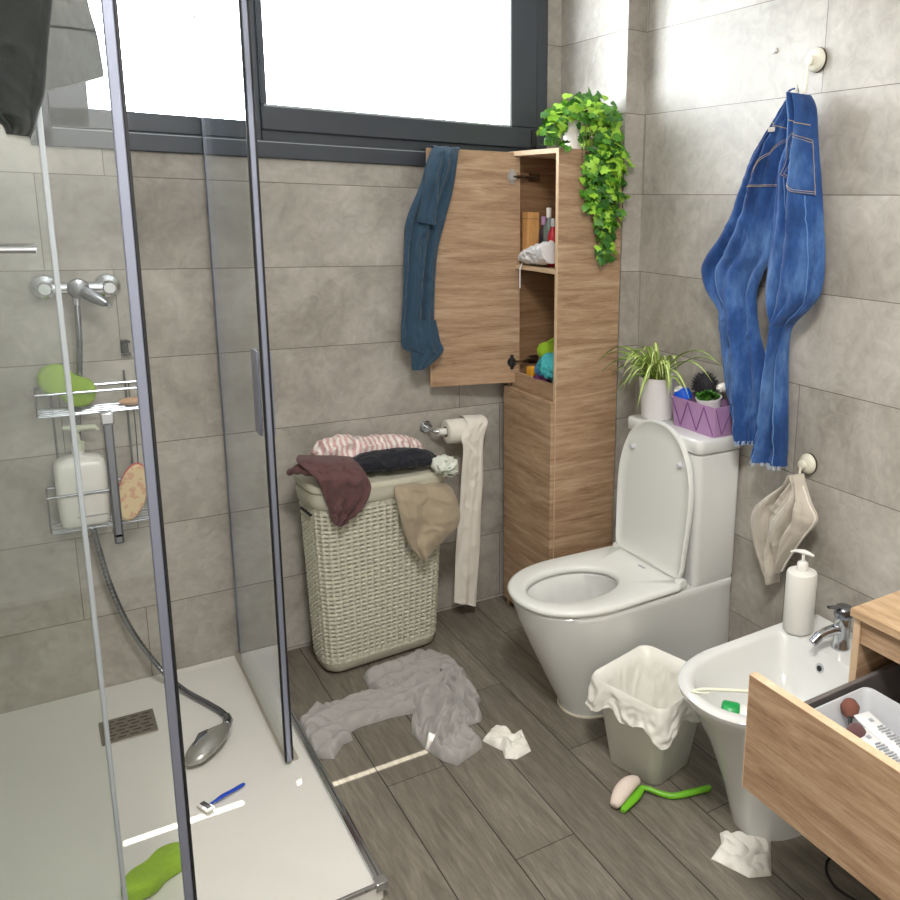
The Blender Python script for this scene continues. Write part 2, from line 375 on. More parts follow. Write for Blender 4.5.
def tile_mat(name, axis):
    t = NT(name).set(.42, 0, .4); tc = t.n('ShaderNodeTexCoord'); sp = t.n('ShaderNodeSeparateXYZ'); t.l(tc.outputs['Object'], sp.inputs[0])
    H = .255; Lg = 1.2
    u = sp.outputs[axis]; z = sp.outputs[2]
    zz = t.math('DIVIDE', t.math('SUBTRACT', z, .265), H); row = t.math('FLOOR', zz); fz = t.math('FRACT', t.math('ADD', zz, 50))
    par = t.math('MODULO', t.math('ADD', row, 50), 2.0)
    e, o_ = {0: (-.481, -1.521), 1: (-1.175, -.42)}[axis]
    uo = t.math('SUBTRACT', t.math('SUBTRACT', u, e), t.math('MULTIPLY', par, o_-e))
    uu = t.math('ADD', t.math('DIVIDE', uo, Lg), 50); fu = t.math('FRACT', uu); col = t.math('FLOOR', uu)
    gz = t.math('GREATER_THAN', t.math('ABSOLUTE', t.math('SUBTRACT', fz, .5)), .5-.0011/H)
    gu = t.math('GREATER_THAN', t.math('ABSOLUTE', t.math('SUBTRACT', fu, .5)), .5-.0011/Lg)
    g = t.math('MAXIMUM', gz, gu)
    v = t.coord()
    off = t.n('ShaderNodeVectorMath', operation='ADD'); cb = t.n('ShaderNodeCombineXYZ')
    t.l(t.math('MULTIPLY', row, 3.7), cb.inputs[0]); t.l(t.math('MULTIPLY', col, 5.3), cb.inputs[1]); t.l(v, off.inputs[0]); t.l(cb.outputs[0], off.inputs[1])
    big = t.noise(off.outputs[0], 3.2, 8, .62, .6); fine = t.noise(off.outputs[0], 22, 5, .6, 1.2)
    f = t.math('ADD', t.math('MULTIPLY', big, .7), t.math('MULTIPLY', fine, .3))
    c = t.ramp(f, [(.33, srgb((138,133,124))), (.5, srgb((168,163,155))), (.68, srgb((194,190,183)))])
    c = t.mix(g, c, srgb((104,96,86)))
    t.l(c, t.b.inputs['Base Color'])
    h = t.math('SUBTRACT', t.math('MULTIPLY', fine, .12), g); t.bump(h, .35, .002)
    t.l(t.math('MULTIPLY_ADD', fine, .2, .34), t.b.inputs['Roughness'])
    return t.m
def plank_mat(name):
    t = NT(name).set(.5, 0, .35); tc = t.n('ShaderNodeTexCoord'); sp = t.n('ShaderNodeSeparateXYZ'); t.l(tc.outputs['Object'], sp.inputs[0])
    x, y = sp.outputs[0], sp.outputs[1]; W = .16; Lg = 1.1
    ux = t.math('ADD', t.math('DIVIDE', t.math('ADD', x, 1.08), W), 50); k = t.math('FLOOR', ux); fx = t.math('FRACT', ux)
    sh = t.math('MULTIPLY', t.math('FRACT', t.math('MULTIPLY', t.math('SUBTRACT', k, 50), .37)), Lg)
    uy = t.math('ADD', t.math('DIVIDE', t.math('ADD', t.math('ADD', y, .845), sh), Lg), 50); fy = t.math('FRACT', uy); ky = t.math('FLOOR', uy)
    g = t.math('MAXIMUM', t.math('GREATER_THAN', t.math('ABSOLUTE', t.math('SUBTRACT', fx, .5)), .5-.0014/W),
               t.math('GREATER_THAN', t.math('ABSOLUTE', t.math('SUBTRACT', fy, .5)), .5-.0012/Lg))
    cb = t.n('ShaderNodeCombineXYZ'); t.l(t.math('MULTIPLY', k, 7.31), cb.inputs[0]); t.l(t.math('MULTIPLY', ky, 3.17), cb.inputs[1])
    mp = t.coord((16, 1.6, 1)); ad = t.n('ShaderNodeVectorMath', operation='ADD'); t.l(mp, ad.inputs[0]); t.l(cb.outputs[0], ad.inputs[1])
    a = t.noise(ad.outputs[0], 1.6, 7, .65, 1.6); b = t.noise(ad.outputs[0], 7, 5, .7, .8)
    f = t.math('ADD', t.math('MULTIPLY', a, .55), t.math('MULTIPLY', b, .45))
    c = t.ramp(f, [(.25, srgb((78,73,65))), (.48, srgb((116,110,99))), (.6, srgb((134,128,116))), (.8, srgb((158,152,140)))])
    wn = t.n('ShaderNodeTexWhiteNoise'); wn.noise_dimensions = '2D'; t.l(cb.outputs[0], wn.inputs['Vector'])
    c = t.mix(t.math('MULTIPLY', wn.outputs['Value'], .22), c, srgb((66,60,51)))
    c = t.mix(g, c, srgb((40,36,31))); t.l(c, t.b.inputs['Base Color'])
    t.bump(t.math('SUBTRACT', t.math('MULTIPLY', f, .5), g), .4, .002)
    return t.m
def wood_mat(name, grain, cols=((128,98,70),(168,135,102),(190,160,126)), band=1.0):
    """grain = scale vector: small along the grain"""
    t = NT(name).set(.5, 0, .35); v = t.coord(grain)
    a = t.noise(v, 2.6*band, 6, .6, 1.0); b = t.noise(v, 16*band, 6, .7, .6)
    f = t.math('ADD', t.math('MULTIPLY', a, .62), t.math('MULTIPLY', b, .38))
    t.l(t.ramp(f, [(.34, srgb(cols[0])), (.5, srgb(cols[1])), (.64, srgb(cols[2]))]), t.b.inputs['Base Color'])
    t.bump(b, .12, .001); return t.m
def denim_mat(name):
    t = NT(name).set(.85, 0, .2); v = t.coord(); a = t.noise(t.coord((1,1,.4)), 9, 5, .65); b = t.noise(t.coord((1,1,.3)), 160, 2)
    c = t.ramp(a, [(.3, srgb((22,46,92))), (.5, srgb((44,80,138))), (.72, srgb((98,136,188)))])
    t.l(t.mix(t.math('MULTIPLY', b, .35), c, srgb((26,50,92))), t.b.inputs['Base Color']); t.bump(b, .3, .001)
    t.b.inputs['Sheen Weight'].default_value = .15; return t.m
def stripe_mat(name, c1, c2, c3, scale):
    t = NT(name).set(.9, 0, .2); w = t.n('ShaderNodeTexWave'); w.inputs['Scale'].default_value = scale; w.inputs['Distortion'].default_value = 9
    w.inputs['Detail'].default_value = 2; w.inputs['Detail Scale'].default_value = .6
    t.l(t.coord((1,1,1)), w.inputs['Vector'])
    t.l(t.ramp(w.outputs['Fac'], [(.25, srgb(c1)), (.55, srgb(c2)), (.85, srgb(c3))]), t.b.inputs['Base Color']); return t.m
def spot_mat(name, base, spot, scale, thr=.55):
    t = NT(name).set(.85, 0, .2); f = t.noise(t.coord(), scale, 1, .4)
    t.l(t.ramp(f, [(thr, srgb(base)), (thr+.03, srgb(spot))]), t.b.inputs['Base Color']); return t.m

M = {}
M['tile_x'] = tile_mat('stone_tiles_back', 0); M['tile_y'] = tile_mat('stone_tiles_side', 1); M['plank'] = plank_mat('grey_wood_planks')
M['plaster'] = mat('white_plaster', (236,234,229), .9, var=.02)
M['anthracite'] = mat('anthracite_aluminium', (62,67,75), .38, .2, var=.04, scale=4)
M['gasket'] = mat('black_rubber', (24,25,27), .6)
M['winglass'] = glass_mat('window_glass', (.98,.99,.99,1))
M['glass'] = glass_mat('shower_glass', (.962,.974,.966,1), refl=1.2)
M['edge'] = mat('pale_edge_seal', (160,167,172), .3, .0, var=.03)
M['chrome'] = mat('chrome', (205,208,214), .12, 1, var=.02)
M['dchrome'] = mat('worn_chrome', (140,144,152), .22, 1, var=.05)
M['hinge'] = mat('nickel', (176,176,178), .3, .4, var=.03)
M['lav'] = mat('satin_aluminium', (146,151,170), .3, .55, var=.03)
M['tray'] = mat('white_resin', (220,218,212), .38, 0, var=.02, bump=.06, bs=400)
M['ceramic'] = mat('white_ceramic', (217,218,216), .12, 0, var=.01, coat=.3)
M['plastic'] = mat('white_plastic', (228,227,222), .3, 0, var=.015)
M['lid'] = mat('white_lid_plastic', (222,224,220), .22, 0, var=.01)
M['wood'] = wood_mat('oak_panel', (1.3,1.3,15), ((132,103,78),(172,142,113),(194,168,140)))
M['woodedge'] = wood_mat('oak_edge', (3,3,3), ((196,166,134),(212,184,152),(224,200,172)))
M['wood_in'] = wood_mat('oak_inside', (1.3,1.3,18), ((112,84,60),(142,110,82),(160,128,98)))
M['topwood'] = wood_mat('oak_top', (12,1.2,12), ((160,130,98),(190,160,126),(206,180,148)))
M['pine'] = wood_mat('pine', (14,14,1.5), ((190,136,78),(214,162,102),(226,180,122)))
M['basket'] = mat('sage_plastic', (198,195,178), .55, 0, var=.05, scale=30)
M['denim'] = denim_mat('denim'); M['stitch'] = mat('stitching', (168,150,122), .8)
M['leatherlabel'] = mat('label', (168,158,150), .7)
M['tshirt'] = mat('petrol_jersey', (42,70,92), .9, var=.14, scale=30, bump=.2, bs=600, sheen=.2)
M['garment'] = mat('dark_green_fleece', (26,32,30), .95, var=.3, scale=60, bump=.4, bs=300, sheen=.12)
M['maroon'] = mat('maroon_cotton', (92,62,62), .9, var=.15, scale=40, bump=.2, bs=500, sheen=.15)
M['pink'] = stripe_mat('pink_stripes', (204,166,166), (222,208,204), (228,222,216), 17)
M['navy'] = mat('black_navy_cotton', (24,26,36), .9, var=.2, bump=.2, bs=400, sheen=.1)
M['mint'] = spot_mat('mint_print', (212,216,206), (150,164,152), 45, .62)
M['beige'] = mat('beige_towelling', (162,148,126), .95, var=.12, scale=15, bump=.6, bs=400, sheen=.3)
M['grey'] = mat('grey_jersey', (160,157,154), .92, var=.10, scale=40, bump=.2, bs=500, sheen=.2)
M['tissue'] = mat('tissue_paper', (232,229,222), .9, var=.02, bump=.2, bs=200)
M['roll'] = mat('toilet_paper', (226,221,212), .95, var=.03, bump=.15, bs=250)
M['card'] = mat('cardboard', (104,92,78), .9)
M['wash'] = mat('grey_washcloth', (188,180,168), .95, var=.08, scale=25, bump=.6, bs=450, sheen=.3)
M['hookp'] = mat('ivory_plastic', (222,219,204), .35); M['rubber'] = mat('dark_rubber', (60,52,46), .6)
M['green'] = mat('lime_sponge', (148,186,44), .95, var=.16, scale=90, bump=.8, bs=350)
M['terracotta'] = mat('white_pot', (226,223,224), .5, var=.03)
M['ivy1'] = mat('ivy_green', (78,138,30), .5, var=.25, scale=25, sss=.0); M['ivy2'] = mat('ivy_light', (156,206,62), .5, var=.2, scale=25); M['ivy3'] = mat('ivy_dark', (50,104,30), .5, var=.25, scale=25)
M['stem'] = mat('plant_stem', (96,104,52), .7); M['soil'] = mat('potting_soil', (52,40,30), .95, var=.3, bump=.6, bs=120)
M['sp1'] = mat('blade_green', (128,160,56), .5, var=.15); M['sp2'] = mat('blade_cream', (216,220,160), .5, var=.08)
M['purple'] = mat('lilac_plastic', (168,130,172), .4, var=.06, scale=60)
M['purpleline'] = mat('deep_lilac', (112,66,124), .5)
M['blue'] = mat('blue_cap', (20,92,220), .3); M['dark'] = mat('dark_bristles', (40,36,42), .8, var=.3, bump=.6, bs=300)
M['razor'] = mat('razor_blue', (22,66,178), .3); M['redp'] = mat('red_plastic', (176,30,48), .4)
M['brushgreen'] = mat('bright_green', (112,184,40), .35); M['bristle'] = mat('pinkish_bristle', (226,210,198), .9, var=.1, bump=.6, bs=250)
M['capgreen'] = mat('cap_green', (24,152,76), .35)
M['scrub'] = spot_mat('loofah_pad', (214,190,150), (204,160,130), 70, .56)
M['scrubred'] = mat('red_back', (182,56,60), .5)
M['bag'] = mat('bin_bag', (236,235,228), .35, var=.02, bump=.2, bs=60)
M['bin'] = mat('bin_plastic', (238,238,230), .4, var=.02)
M['turq'] = mat('turquoise_cloth', (64,164,170), .8, var=.2); M['yel'] = mat('yellow_sponge', (226,164,36), .9, bump=.5); M['violet'] = mat('violet', (96,34,88), .6)
M['skyblue'] = mat('sky_blue_cloth', (70,132,190), .8)
M['lightgrey'] = mat('pale_grey_plastic', (188,190,194), .4); M['drawergrey'] = mat('grey_metal_side', (124,118,116), .35, .4)
M['tube'] = mat('tube_plastic', (222,222,222), .35); M['print'] = mat('grey_print', (158,162,168), .6)
M['makeup'] = mat('brown_bristles', (116,72,60), .9, var=.3, bump=.6, bs=200); M['black'] = mat('black_cable', (18,18,18), .5)
M['sack'] = mat('white_plastic_bag', (232,232,236), .3, var=.03); M['bottleg'] = mat('grey_green_bottle', (108,124,116), .3)
M['shaft'] = mat('pale_shaft', (226,226,206), .4)
# ================================================================== ROOM
XL, YN, ZC = -2.02, -3.25, 2.6
WX0, WX1, WZ0, WZ1 = -1.68, -.135, 1.61, 2.4
struct(MB().box((XL-.1,YN-.1,-.1),(.1,.12,0)).build('floor', M['plank'], smooth=0))
struct(MB().box((XL-.1,YN-.1,ZC),(.1,.12,ZC+.1)).build('ceiling', M['plaster'], smooth=0))
b = MB().box((XL-.1,0,0),(WX0,.12,ZC)).box((WX1,0,0),(.1,.12,ZC)).box((WX0,0,0),(WX1,.12,WZ0)).box((WX0,0,WZ1),(WX1,.12,ZC))
struct(b.build('wall_back', M['tile_x'], smooth=0))
struct(MB().box((0,YN,0),(.1,0,ZC)).build('wall_right', M['tile_y'], smooth=0))
struct(MB().box((XL-.1,YN,0),(XL,0,ZC)).build('wall_left', M['tile_y'], smooth=0))
struct(MB().box((XL-.1,YN-.1,0),(.1,YN,ZC)).build('wall_front', M['plaster'], smooth=0))
# boxed-in pipe pillar in the corner: side face and narrow front face
b = MB(); XC, YS = -.0745, -.411
b.add([(XC,0,0),(XC,YS,0),(XC,YS,ZC),(XC,0,ZC)], [(0,1,2,3)], 0)
b.add([(XC,YS,0),(0.0,YS,0),(0.0,YS,ZC),(XC,YS,ZC)], [(0,1,2,3)], 1)
b.add([(XC,0,0),(0,0,0),(0,YS,0),(XC,YS,0)], [(0,1,2,3)], 0); b.add([(XC,0,ZC),(XC,YS,ZC),(0,YS,ZC),(0,0,ZC)], [(0,1,2,3)], 0)
struct(b.build('trim_1', [M['tile_y'], M['tile_x']], smooth=0))
# door behind the camera
d = struct(MB().box((-1.95,YN,0),(-1.1,YN+.04,2.05)).build('door_1', M['plastic'], bevel=.004))
struct(MB().box((-2.01,YN,0),(-1.95,YN+.05,2.11)).box((-1.1,YN,0),(-1.04,YN+.05,2.11)).box((-2.01,YN,2.05),(-1.04,YN+.05,2.11)).build('trim_3', M['plastic'], bevel=.003))
MB().cyl((-1.18,YN+.035,1.02),(-1.18,YN+.09,1.02),.012).tube([(-1.18,YN+.09,1.02),(-1.3,YN+.09,1.02)],.009).build('door_handle', M['chrome'], d)

# window
w = thing('window_1','','',((WX0+WX1)/2,.03,WZ0)); del w['label']; del w['category']; w['kind'] = 'structure'
b = MB(); fy0, fy1 = -.012, .07
b.box((WX0,fy0,WZ0),(WX1,fy1,WZ0+.052)).box((WX0,fy0,WZ1-.05),(WX1,fy1,WZ1)).box((WX0,fy0,WZ0),(WX0+.048,fy1,WZ1)).box((WX1-.045,fy0,WZ0),(WX1,fy1,WZ1))
b.box((WX0+.048,fy0+.006,WZ0+.052),(-1.133,fy1-.01,WZ0+.104)).box((WX0+.048,fy0+.006,WZ0),(-1.542,fy1-.01,WZ1-.05))
b.box((-1.133,fy0,WZ0+.05),(-1.108,fy1,WZ1-.05)).box((-1.108,fy0+.003,WZ0+.05),(WX1-.04,fy1,WZ0+.086)).box((-.19,fy0,WZ0+.05),(WX1-.04,fy1,WZ1-.04))
b.build('window_frame', M['anthracite'], w, bevel=.003)
b = MB(); sx0, sx1, sz0, sz1 = -1.108, -.181, WZ0+.08, WZ1-.055; sy0, sy1 = -.022, .045
b.box((sx0,sy0,sz0),(sx1,sy1,1.762)).box((sx0,sy0,sz1-.05),(sx1,sy1,sz1)).box((sx0,sy0,1.762),(-1.09,sy1,sz1-.05)).box((-.288,sy0,1.762),(sx1,sy1,sz1-.05))
b.build('window_sash', M['anthracite'], w, bevel=.004)
MB().box((-1.10,-.0235,1.757),(-.283,-.0195,1.764)).box((-.291,-.0235,1.757),(-.284,-.0195,WZ1-.105)).build('sash_gasket', M['edge'], w)
MB().box((-.205,-.03,1.695),(-.188,-.018,1.755)).build('sash_hinge', M['gasket'], w, bevel=.003)
MB().box((WX0+.05,-.0125,WZ0+.046),(WX1-.047,-.0105,WZ0+.0485)).build('frame_groove', M['edge'], w)
MB().box((-1.545,.02,1.712),(-1.13,.026,WZ1-.04)).build('pane', M['winglass'], w, smooth=0)
MB().box((-1.092,.02,1.76),(-.286,.026,WZ1-.1)).build('pane', M['winglass'], w, smooth=0)
# unseen sheet added outside to block sun, a wall-side gap passing a sliver
struct(MB().box((-1.62,.140,WZ1),(-.76,.42,WZ1+.004)).box((-.76,.12,WZ1),(.2,.42,WZ1+.004)).box((-2.3,.12,WZ1),(-1.62,.42,WZ1+.004)).build('sun_blocker', M['anthracite'], smooth=0))

# ceiling lamp added out of view as fill for the room
lamp = thing('fill_lamp', 'round flat white ceiling lamp added out of view as fill light', 'lamp', (-1.4,-2.35,ZC))
MB().lathe((-1.4,-2.35,ZC), [(.17,-.001),(.175,-.02),(.165,-.045)], seg=40).build('fill_lamp_rim', M['plastic'], lamp)
em = NT('fill_lamp_glow'); em.b.inputs['Emission Color'].default_value = (1,.95,.88,1); em.b.inputs['Emission Strength'].default_value = 3
MB().lathe((-1.4,-2.35,ZC-.0455), [(.16,0),(.14,-.012),(.01,-.016)], seg=40).build('fill_lamp_diffuser', em.m, lamp)

# ================================================================== SHOWER
TZ = .03
def rrect(x0,y0,x1,y1,r,z,n=6):
    out = []
    for cx,cy,a0 in ((x1-r,y1-r,0),(x0+r,y1-r,90),(x0+r,y0+r,180),(x1-r,y0+r,270)):
        for k in range(n+1):
            a = math.radians(a0+90*k/n); out.append((cx+r*math.cos(a), cy+r*math.sin(a), z))
    return out
tx0, ty0, tx1, ty1 = XL+.002, -1.195, -1.213, -.002
tray = MB().loft([rrect(tx0,ty0,tx1,ty1,.008,0), rrect(tx0,ty0,tx1,ty1,.008,TZ+.004), rrect(tx0+.012,ty0+.03,tx1-.055,ty1-.004,.02,TZ+.003), rrect(tx0+.03,ty0+.05,tx1-.075,ty1-.02,.03,TZ)]).build('shower_tray', M['tray'], smooth=50)
tag(tray, 'low white resin shower tray on the floor under the glass enclosure', 'shower tray')
b = MB(); gx, gy, gz = -1.611, -.256, TZ+.002
b.box((gx-.068,gy-.062,gz),(gx+.068,gy+.062,gz+.003))
MB_ = b
dr = b.build('drain_cover', mat('bronze_grey_metal', (128,120,108), .35, .6), tray, bevel=.002)
b = MB()
for r_ in range(6):
    for c_ in range(4):
        x = gx-.045+c_*.03+(r_%2)*.008-.004; y = gy-.045+r_*.018
        b.box((x-.010,y-.0022,gz+.003),(x+.010,y+.0022,gz+.0036))
b.build('drain_slots', M['gasket'], dr, smooth=0)

enc = thing('shower_enclosure', 'clear glass corner shower enclosure with chrome profiles, both sliding doors pushed open', 'shower enclosure', (-1.258,-1.165,TZ))
HT = 1.98; GX = -1.258; GY = -1.165
# front side (runs along x), right side (runs along y)
p = MB().box((XL+.004,GY-.02,TZ+.02),(-1.688,GY-.014,HT)).build('fixed_panel', M['glass'], enc, smooth=0)
MB().box((-1.6925,GY-.0215,TZ+.02),(-1.6845,GY-.0125,HT)).build('edge_seal', M['edge'], p, bevel=.002)
d1 = MB().box((XL+.06,GY+.004,TZ+.018),(-1.578,GY+.010,HT)).build('sliding_door', M['glass'], enc, smooth=0)
MB().box((-1.592,GY+.001,TZ+.012),(-1.576,GY+.013,HT)).build('edge_profile', M['lav'], d1, bevel=.002)
MB().box((-1.5758,GY+.001,TZ+.012),(-1.5705,GY+.013,HT)).build('magnet_strip', M['gasket'], d1, bevel=.001)
b = MB().box((-1.648,GY-.03,.915),(-1.634,GY-.018,1.14)); b.box((-1.648,GY-.03,.925),(-1.634,GY+.004,.935)).box((-1.648,GY-.03,1.12),(-1.634,GY+.004,1.13))
h = b.build('handle', M['dchrome'], d1, bevel=.003)
MB().box((-1.651,GY-.033,1.122),(-1.631,GY-.016,1.143)).build('handle_cap', M['chrome'], h, bevel=.003)
p = MB().box((GX-.003,-.47,TZ+.02),(GX+.003,-.003,HT)).build('fixed_panel', M['glass'], enc, smooth=0)
d2 = MB().box((GX-.023,-.655,TZ+.018),(GX-.017,-.10,HT)).build('sliding_door', M['glass'], enc, smooth=0)
MB().box((GX-.026,-.668,TZ+.012),(GX-.014,-.640,HT)).build('edge_profile', M['lav'], d2, bevel=.002)
MB().box((GX-.013,-.662,TZ+.012),(GX-.008,-.650,HT)).build('magnet_strip', M['gasket'], d2, bevel=.001)
MB().box((GX-.030,-.664,TZ+.012),(GX-.0262,-.655,HT)).build('magnet_strip', M['gasket'], d2, bevel=.001)
MB().box((GX-.036,-.64,.925),(GX-.029,-.585,1.135)).box((GX-.03,-.6,.95),(GX-.02,-.59,.96)).box((GX-.03,-.6,1.1),(GX-.02,-.59,1.11)).build('handle', M['lav'], d2, bevel=.003)
MB().box((GX-.011,-.66,.925),(GX-.004,-.625,1.135)).build('handle', M['lav'], d2, bevel=.003)
MB().box((GX-.012,-.016,TZ),(GX+.012,-.001,HT)).build('wall_profile', M['lav'], enc, bevel=.002)
MB().box((XL+.003,GY-.03,TZ),(XL+.018,GY-.005,HT)).build('wall_profile', M['lav'], enc, bevel=.002)
MB().box((GX-.026,-.655,TZ+.001),(GX+.006,-.004,TZ+.012)).build('guide_rail', mat('clear_guide', (176,170,156), .3), enc, bevel=.002)
MB().box((XL+.004,GY-.024,TZ+.001),(-1.60,GY+.012,TZ+.012)).build('guide_rail', M['lav'], enc, bevel=.002)
b = MB().box((-1.228,ty0+.004,TZ+.004),(-1.2225,-.003,TZ+.014)).box((-1.2155,ty0+.004,TZ-.004),(-1.210,-.003,TZ+.014)).box((-1.228,ty0+.004,TZ+.004),(-1.210,-.003,TZ+.0075))
b.box((-1.60,ty0-.002,TZ+.004),(-1.215,ty0+.006,TZ+.014)).box((-1.232,ty0-.006,TZ-.004),(-1.206,ty0+.02,TZ+.016))
b.build('threshold_strip', M['chrome'], enc, bevel=.001)
MB().box((XL+.004,GY-.028,HT-.005),(GX+.02,GY+.018,HT+.035)).box((GX-.028,GY,HT-.005),(GX+.012,-.002,HT+.035)).build('top_rail', M['chrome'], enc, bevel=.003)
MB().cyl((GX-.005,-.05,HT-.02),(GX+.03,-.05,HT-.02),.012).build('roller', M['chrome'], enc)
MB().cyl((XL+.02,GY-.05,1.405),(-1.712,GY-.05,1.405),.0055,16).cyl((-1.716,GY-.05,1.405),(-1.716,GY-.018,1.405),.006,16).cyl((XL+.05,GY-.05,1.405),(XL+.05,GY-.018,1.405),.006,16).build('towel_bar', M['chrome'], enc)

# mixer
mx = thing('shower_mixer', 'chrome wall mixer tap inside the shower, lever turned to the right', 'shower mixer', (-1.612,0,1.24))
MXZ = 1.242
for x in (-1.687,-1.540):
    MB().lathe((x,-.001,MXZ), [(.034,0),(.034,-.006),(.030,-.022),(.020,-.03)], (0,1,0), 32).build('escutcheon', M['chrome'], mx)
    MB().lathe((x,-.03,MXZ), [(.017,0),(.019,-.012),(.019,-.045),(.014,-.052)], (0,1,0), 24).build('inlet', M['chrome'], mx)
MB().tube([(-1.69,-.062,MXZ),(-1.535,-.062,MXZ)], .0165, 24).build('body', M['chrome'], mx)
MB().lathe((-1.612,-.055,MXZ), [(.02,.02),(.026,0),(.027,-.025),(.024,-.034),(.012,-.038)], (0,1,0), 32).build('cartridge_cap', M['dchrome'], mx)
lv = MB().tube([(-1.612,-.086,MXZ-.001),(-1.585,-.095,MXZ-.018),(-1.548,-.112,MXZ-.044)], [.020,.016,.0125], 20, flat=.55, up=(0,1,0)).build('lever', M['dchrome'], mx, subd=1)
MB().cyl((-1.553,-.128,MXZ-.041),(-1.545,-.126,MXZ-.047),.005,14).build('lever_dot', M['chrome'], lv)
MB().cyl((-1.618,-.062,MXZ-.01),(-1.618,-.062,MXZ-.045),.010,20).build('hose_outlet', M['chrome'], mx)

# hand shower lying in the tray
hs = thing('hand_shower', 'chrome hand shower on a steel hose, lying face down in the tray', 'hand shower', (-1.44,-.5,TZ))
path = spline([(-1.618,-.062,1.20),(-1.622,-.068,1.10),(-1.632,-.055,.98),(-1.65,-.045,.80),(-1.642,-.045,.62),(-1.628,-.05,.50),(-1.605,-.055,.36),(-1.565,-.06,.22),(-1.50,-.085,.085),(-1.455,-.16,.047),(-1.41,-.26,.042),(-1.383,-.33,.042),(-1.376,-.385,.047),(-1.384,-.418,.052)], 420)
rr = [.0075 + .0009*math.sin(i*2.1) for i in range(len(path))]
MB().tube(path, rr, 12).build('hose', M['dchrome'], hs, smooth=80)
MB().tube([(-1.377,-.375,.049),(-1.378,-.405,.053),(-1.389,-.435,.058)], [.0115,.0125,.0125], 18).build('hose_nut', M['dchrome'], hs)
hp = spline([(-1.389,-.430,.060),(-1.402,-.455,.066),(-1.425,-.483,.068),(-1.455,-.512,.064),(-1.485,-.540,.056),(-1.503,-.556,.050)], 24)
hr = [.011,.0125,.014,.016,.0185,.0215,.025,.028,.031,.0335,.0355,.037,.0378,.038,.038,.0375,.0365,.035,.033,.030,.026,.021,.015,.009,.003]
MB().tube(hp, hr, 24, flat=.55, up=(0,0,1)).build('shower_head', mat('silver_grey', (168,168,162), .25, .6), hs, subd=1)
MB().tube([(-1.437,-.462,.078),(-1.455,-.488,.086),(-1.482,-.516,.078)], [.006,.013,.004], 14, flat=.35, up=(0,0,1)).build('spray_switch', M['dchrome'], hs)

# wire caddy on the back wall
cd = thing('shower_caddy', 'two-tier chrome wire caddy hanging on the tiles under the shower mixer', 'shower caddy', (-1.6,0,.6))
def wire(name, pts, r=.003, par=cd, m='dchrome', seg=8): return MB().tube(pts, r, seg).build(name, M[m], par)
for zt, zb in ((.965,.905),(.68,.578)):
    for z, r in ((zt,.0038),(zb,.003)):
        wire('rail', [(-1.735,-.005,z),(-1.735,-.10,z),(-1.482,-.10,z),(-1.482,-.005,z),(-1.735,-.005,z)], r)
    for x in (-1.735,-1.482): wire('side_wire', [(x,-.10,zt),(x,-.10,zb)], .0028)
    for y in (-.03,-.055,-.08): wire('shelf_wire', [(-1.735,y,zb),(-1.482,y,zb)], .002)
for x in (-1.70,-1.52): wire('upright', [(x,-.004,1.0),(x,-.004,.578)], .003)
wire('hook', [(-1.512,-.02,.965),(-1.512,-.02,.91)], .0015)
MB().box((-1.520,-.022,1.046),(-1.498,-.002,1.052)).box((-1.522,-.016,1.052),(-1.504,-.002,1.088)).box((-1.520,-.022,1.08),(-1.498,-.002,1.086)).build('wall_clip', M['gasket'], cd, bevel=.002)

def sponge8(mb, c, a, b_, th, ang, tilt=None, n=48):
    rings = []
    base = []
    for k in range(n):
        t = 2*PI*k/n; x = a*math.cos(t); y = b_*math.sin(t)*(1-.32*math.exp(-(x/(a*.38))**2)); base.append((x,y))
    for z, s_ in ((0,.88),(.12,.97),(.3,1),(.7,1),(.88,.97),(1,.9)):
        ring = []
        for x,y in base:
            q = V((x*s_, y*s_, th*z)); q = Matrix.Rotation(ang,3,'Z') @ q
            if tilt is not None: q = tilt @ q
            ring.append(V(c)+q)
        rings.append(ring)
    return mb.loft(rings)
sp = sponge8(MB(), (-1.664,-.035,.975), .074, .052, .05, math.radians(0), Matrix.Rotation(math.radians(38),3,'Y') @ Matrix.Rotation(math.radians(80),3,'X')).build('bath_sponge', M['green'], smooth=60)
sp.data.materials[0] = M['green']; tag(sp, 'lime green bath sponge wedged upright in the top tier of the wire caddy', 'sponge')
bt = thing('pump_bottle', 'square white pump bottle standing in the lower tier of the shower caddy', 'bottle', (-1.652,-.055,.58))
def rr2(cx,cy,hx,hy,r,z,n=5): return rrect(cx-hx,cy-hy,cx+hx,cy+hy,r,z,n)
bx, by = -1.652, -.055
MB().loft([rr2(bx,by,.054,.034,.018,.5815),rr2(bx,by,.059,.039,.02,.59),rr2(bx,by,.062,.041,.02,.66),rr2(bx,by,.062,.041,.02,.745),rr2(bx,by,.058,.037,.02,.765),rr2(bx,by,.045,.026,.018,.776),rr2(bx,by,.016,.016,.0155,.781),rr2(bx,by,.014,.014,.0135,.795)]).build('bottle_body', M['plastic'], bt, smooth=60)
MB().lathe((bx,by,.794), [(.017,0),(.017,.022),(.009,.026),(.007,.05),(.012,.055),(.012,.064)]).tube([(bx-.005,by,.856),(bx+.045,by-.01,.858),(bx+.052,by-.012,.848)], [.010,.007,.005], 12).tube([(bx,by,.857),(bx-.03,by,.862)],[.009,.006],12).build('pump', mat('greenish_white', (206,212,190), .4), bt)
MB().box((bx-.02,by-.0418,.61),(bx+.055,by-.0405,.613)).build('label_line', M['print'], bt, smooth=0)
sc = thing('bath_scrubber', 'oval beige and red loofah scrubber with a cord, at the right end of the caddy', 'scrubber', (-1.53,-.085,.6))
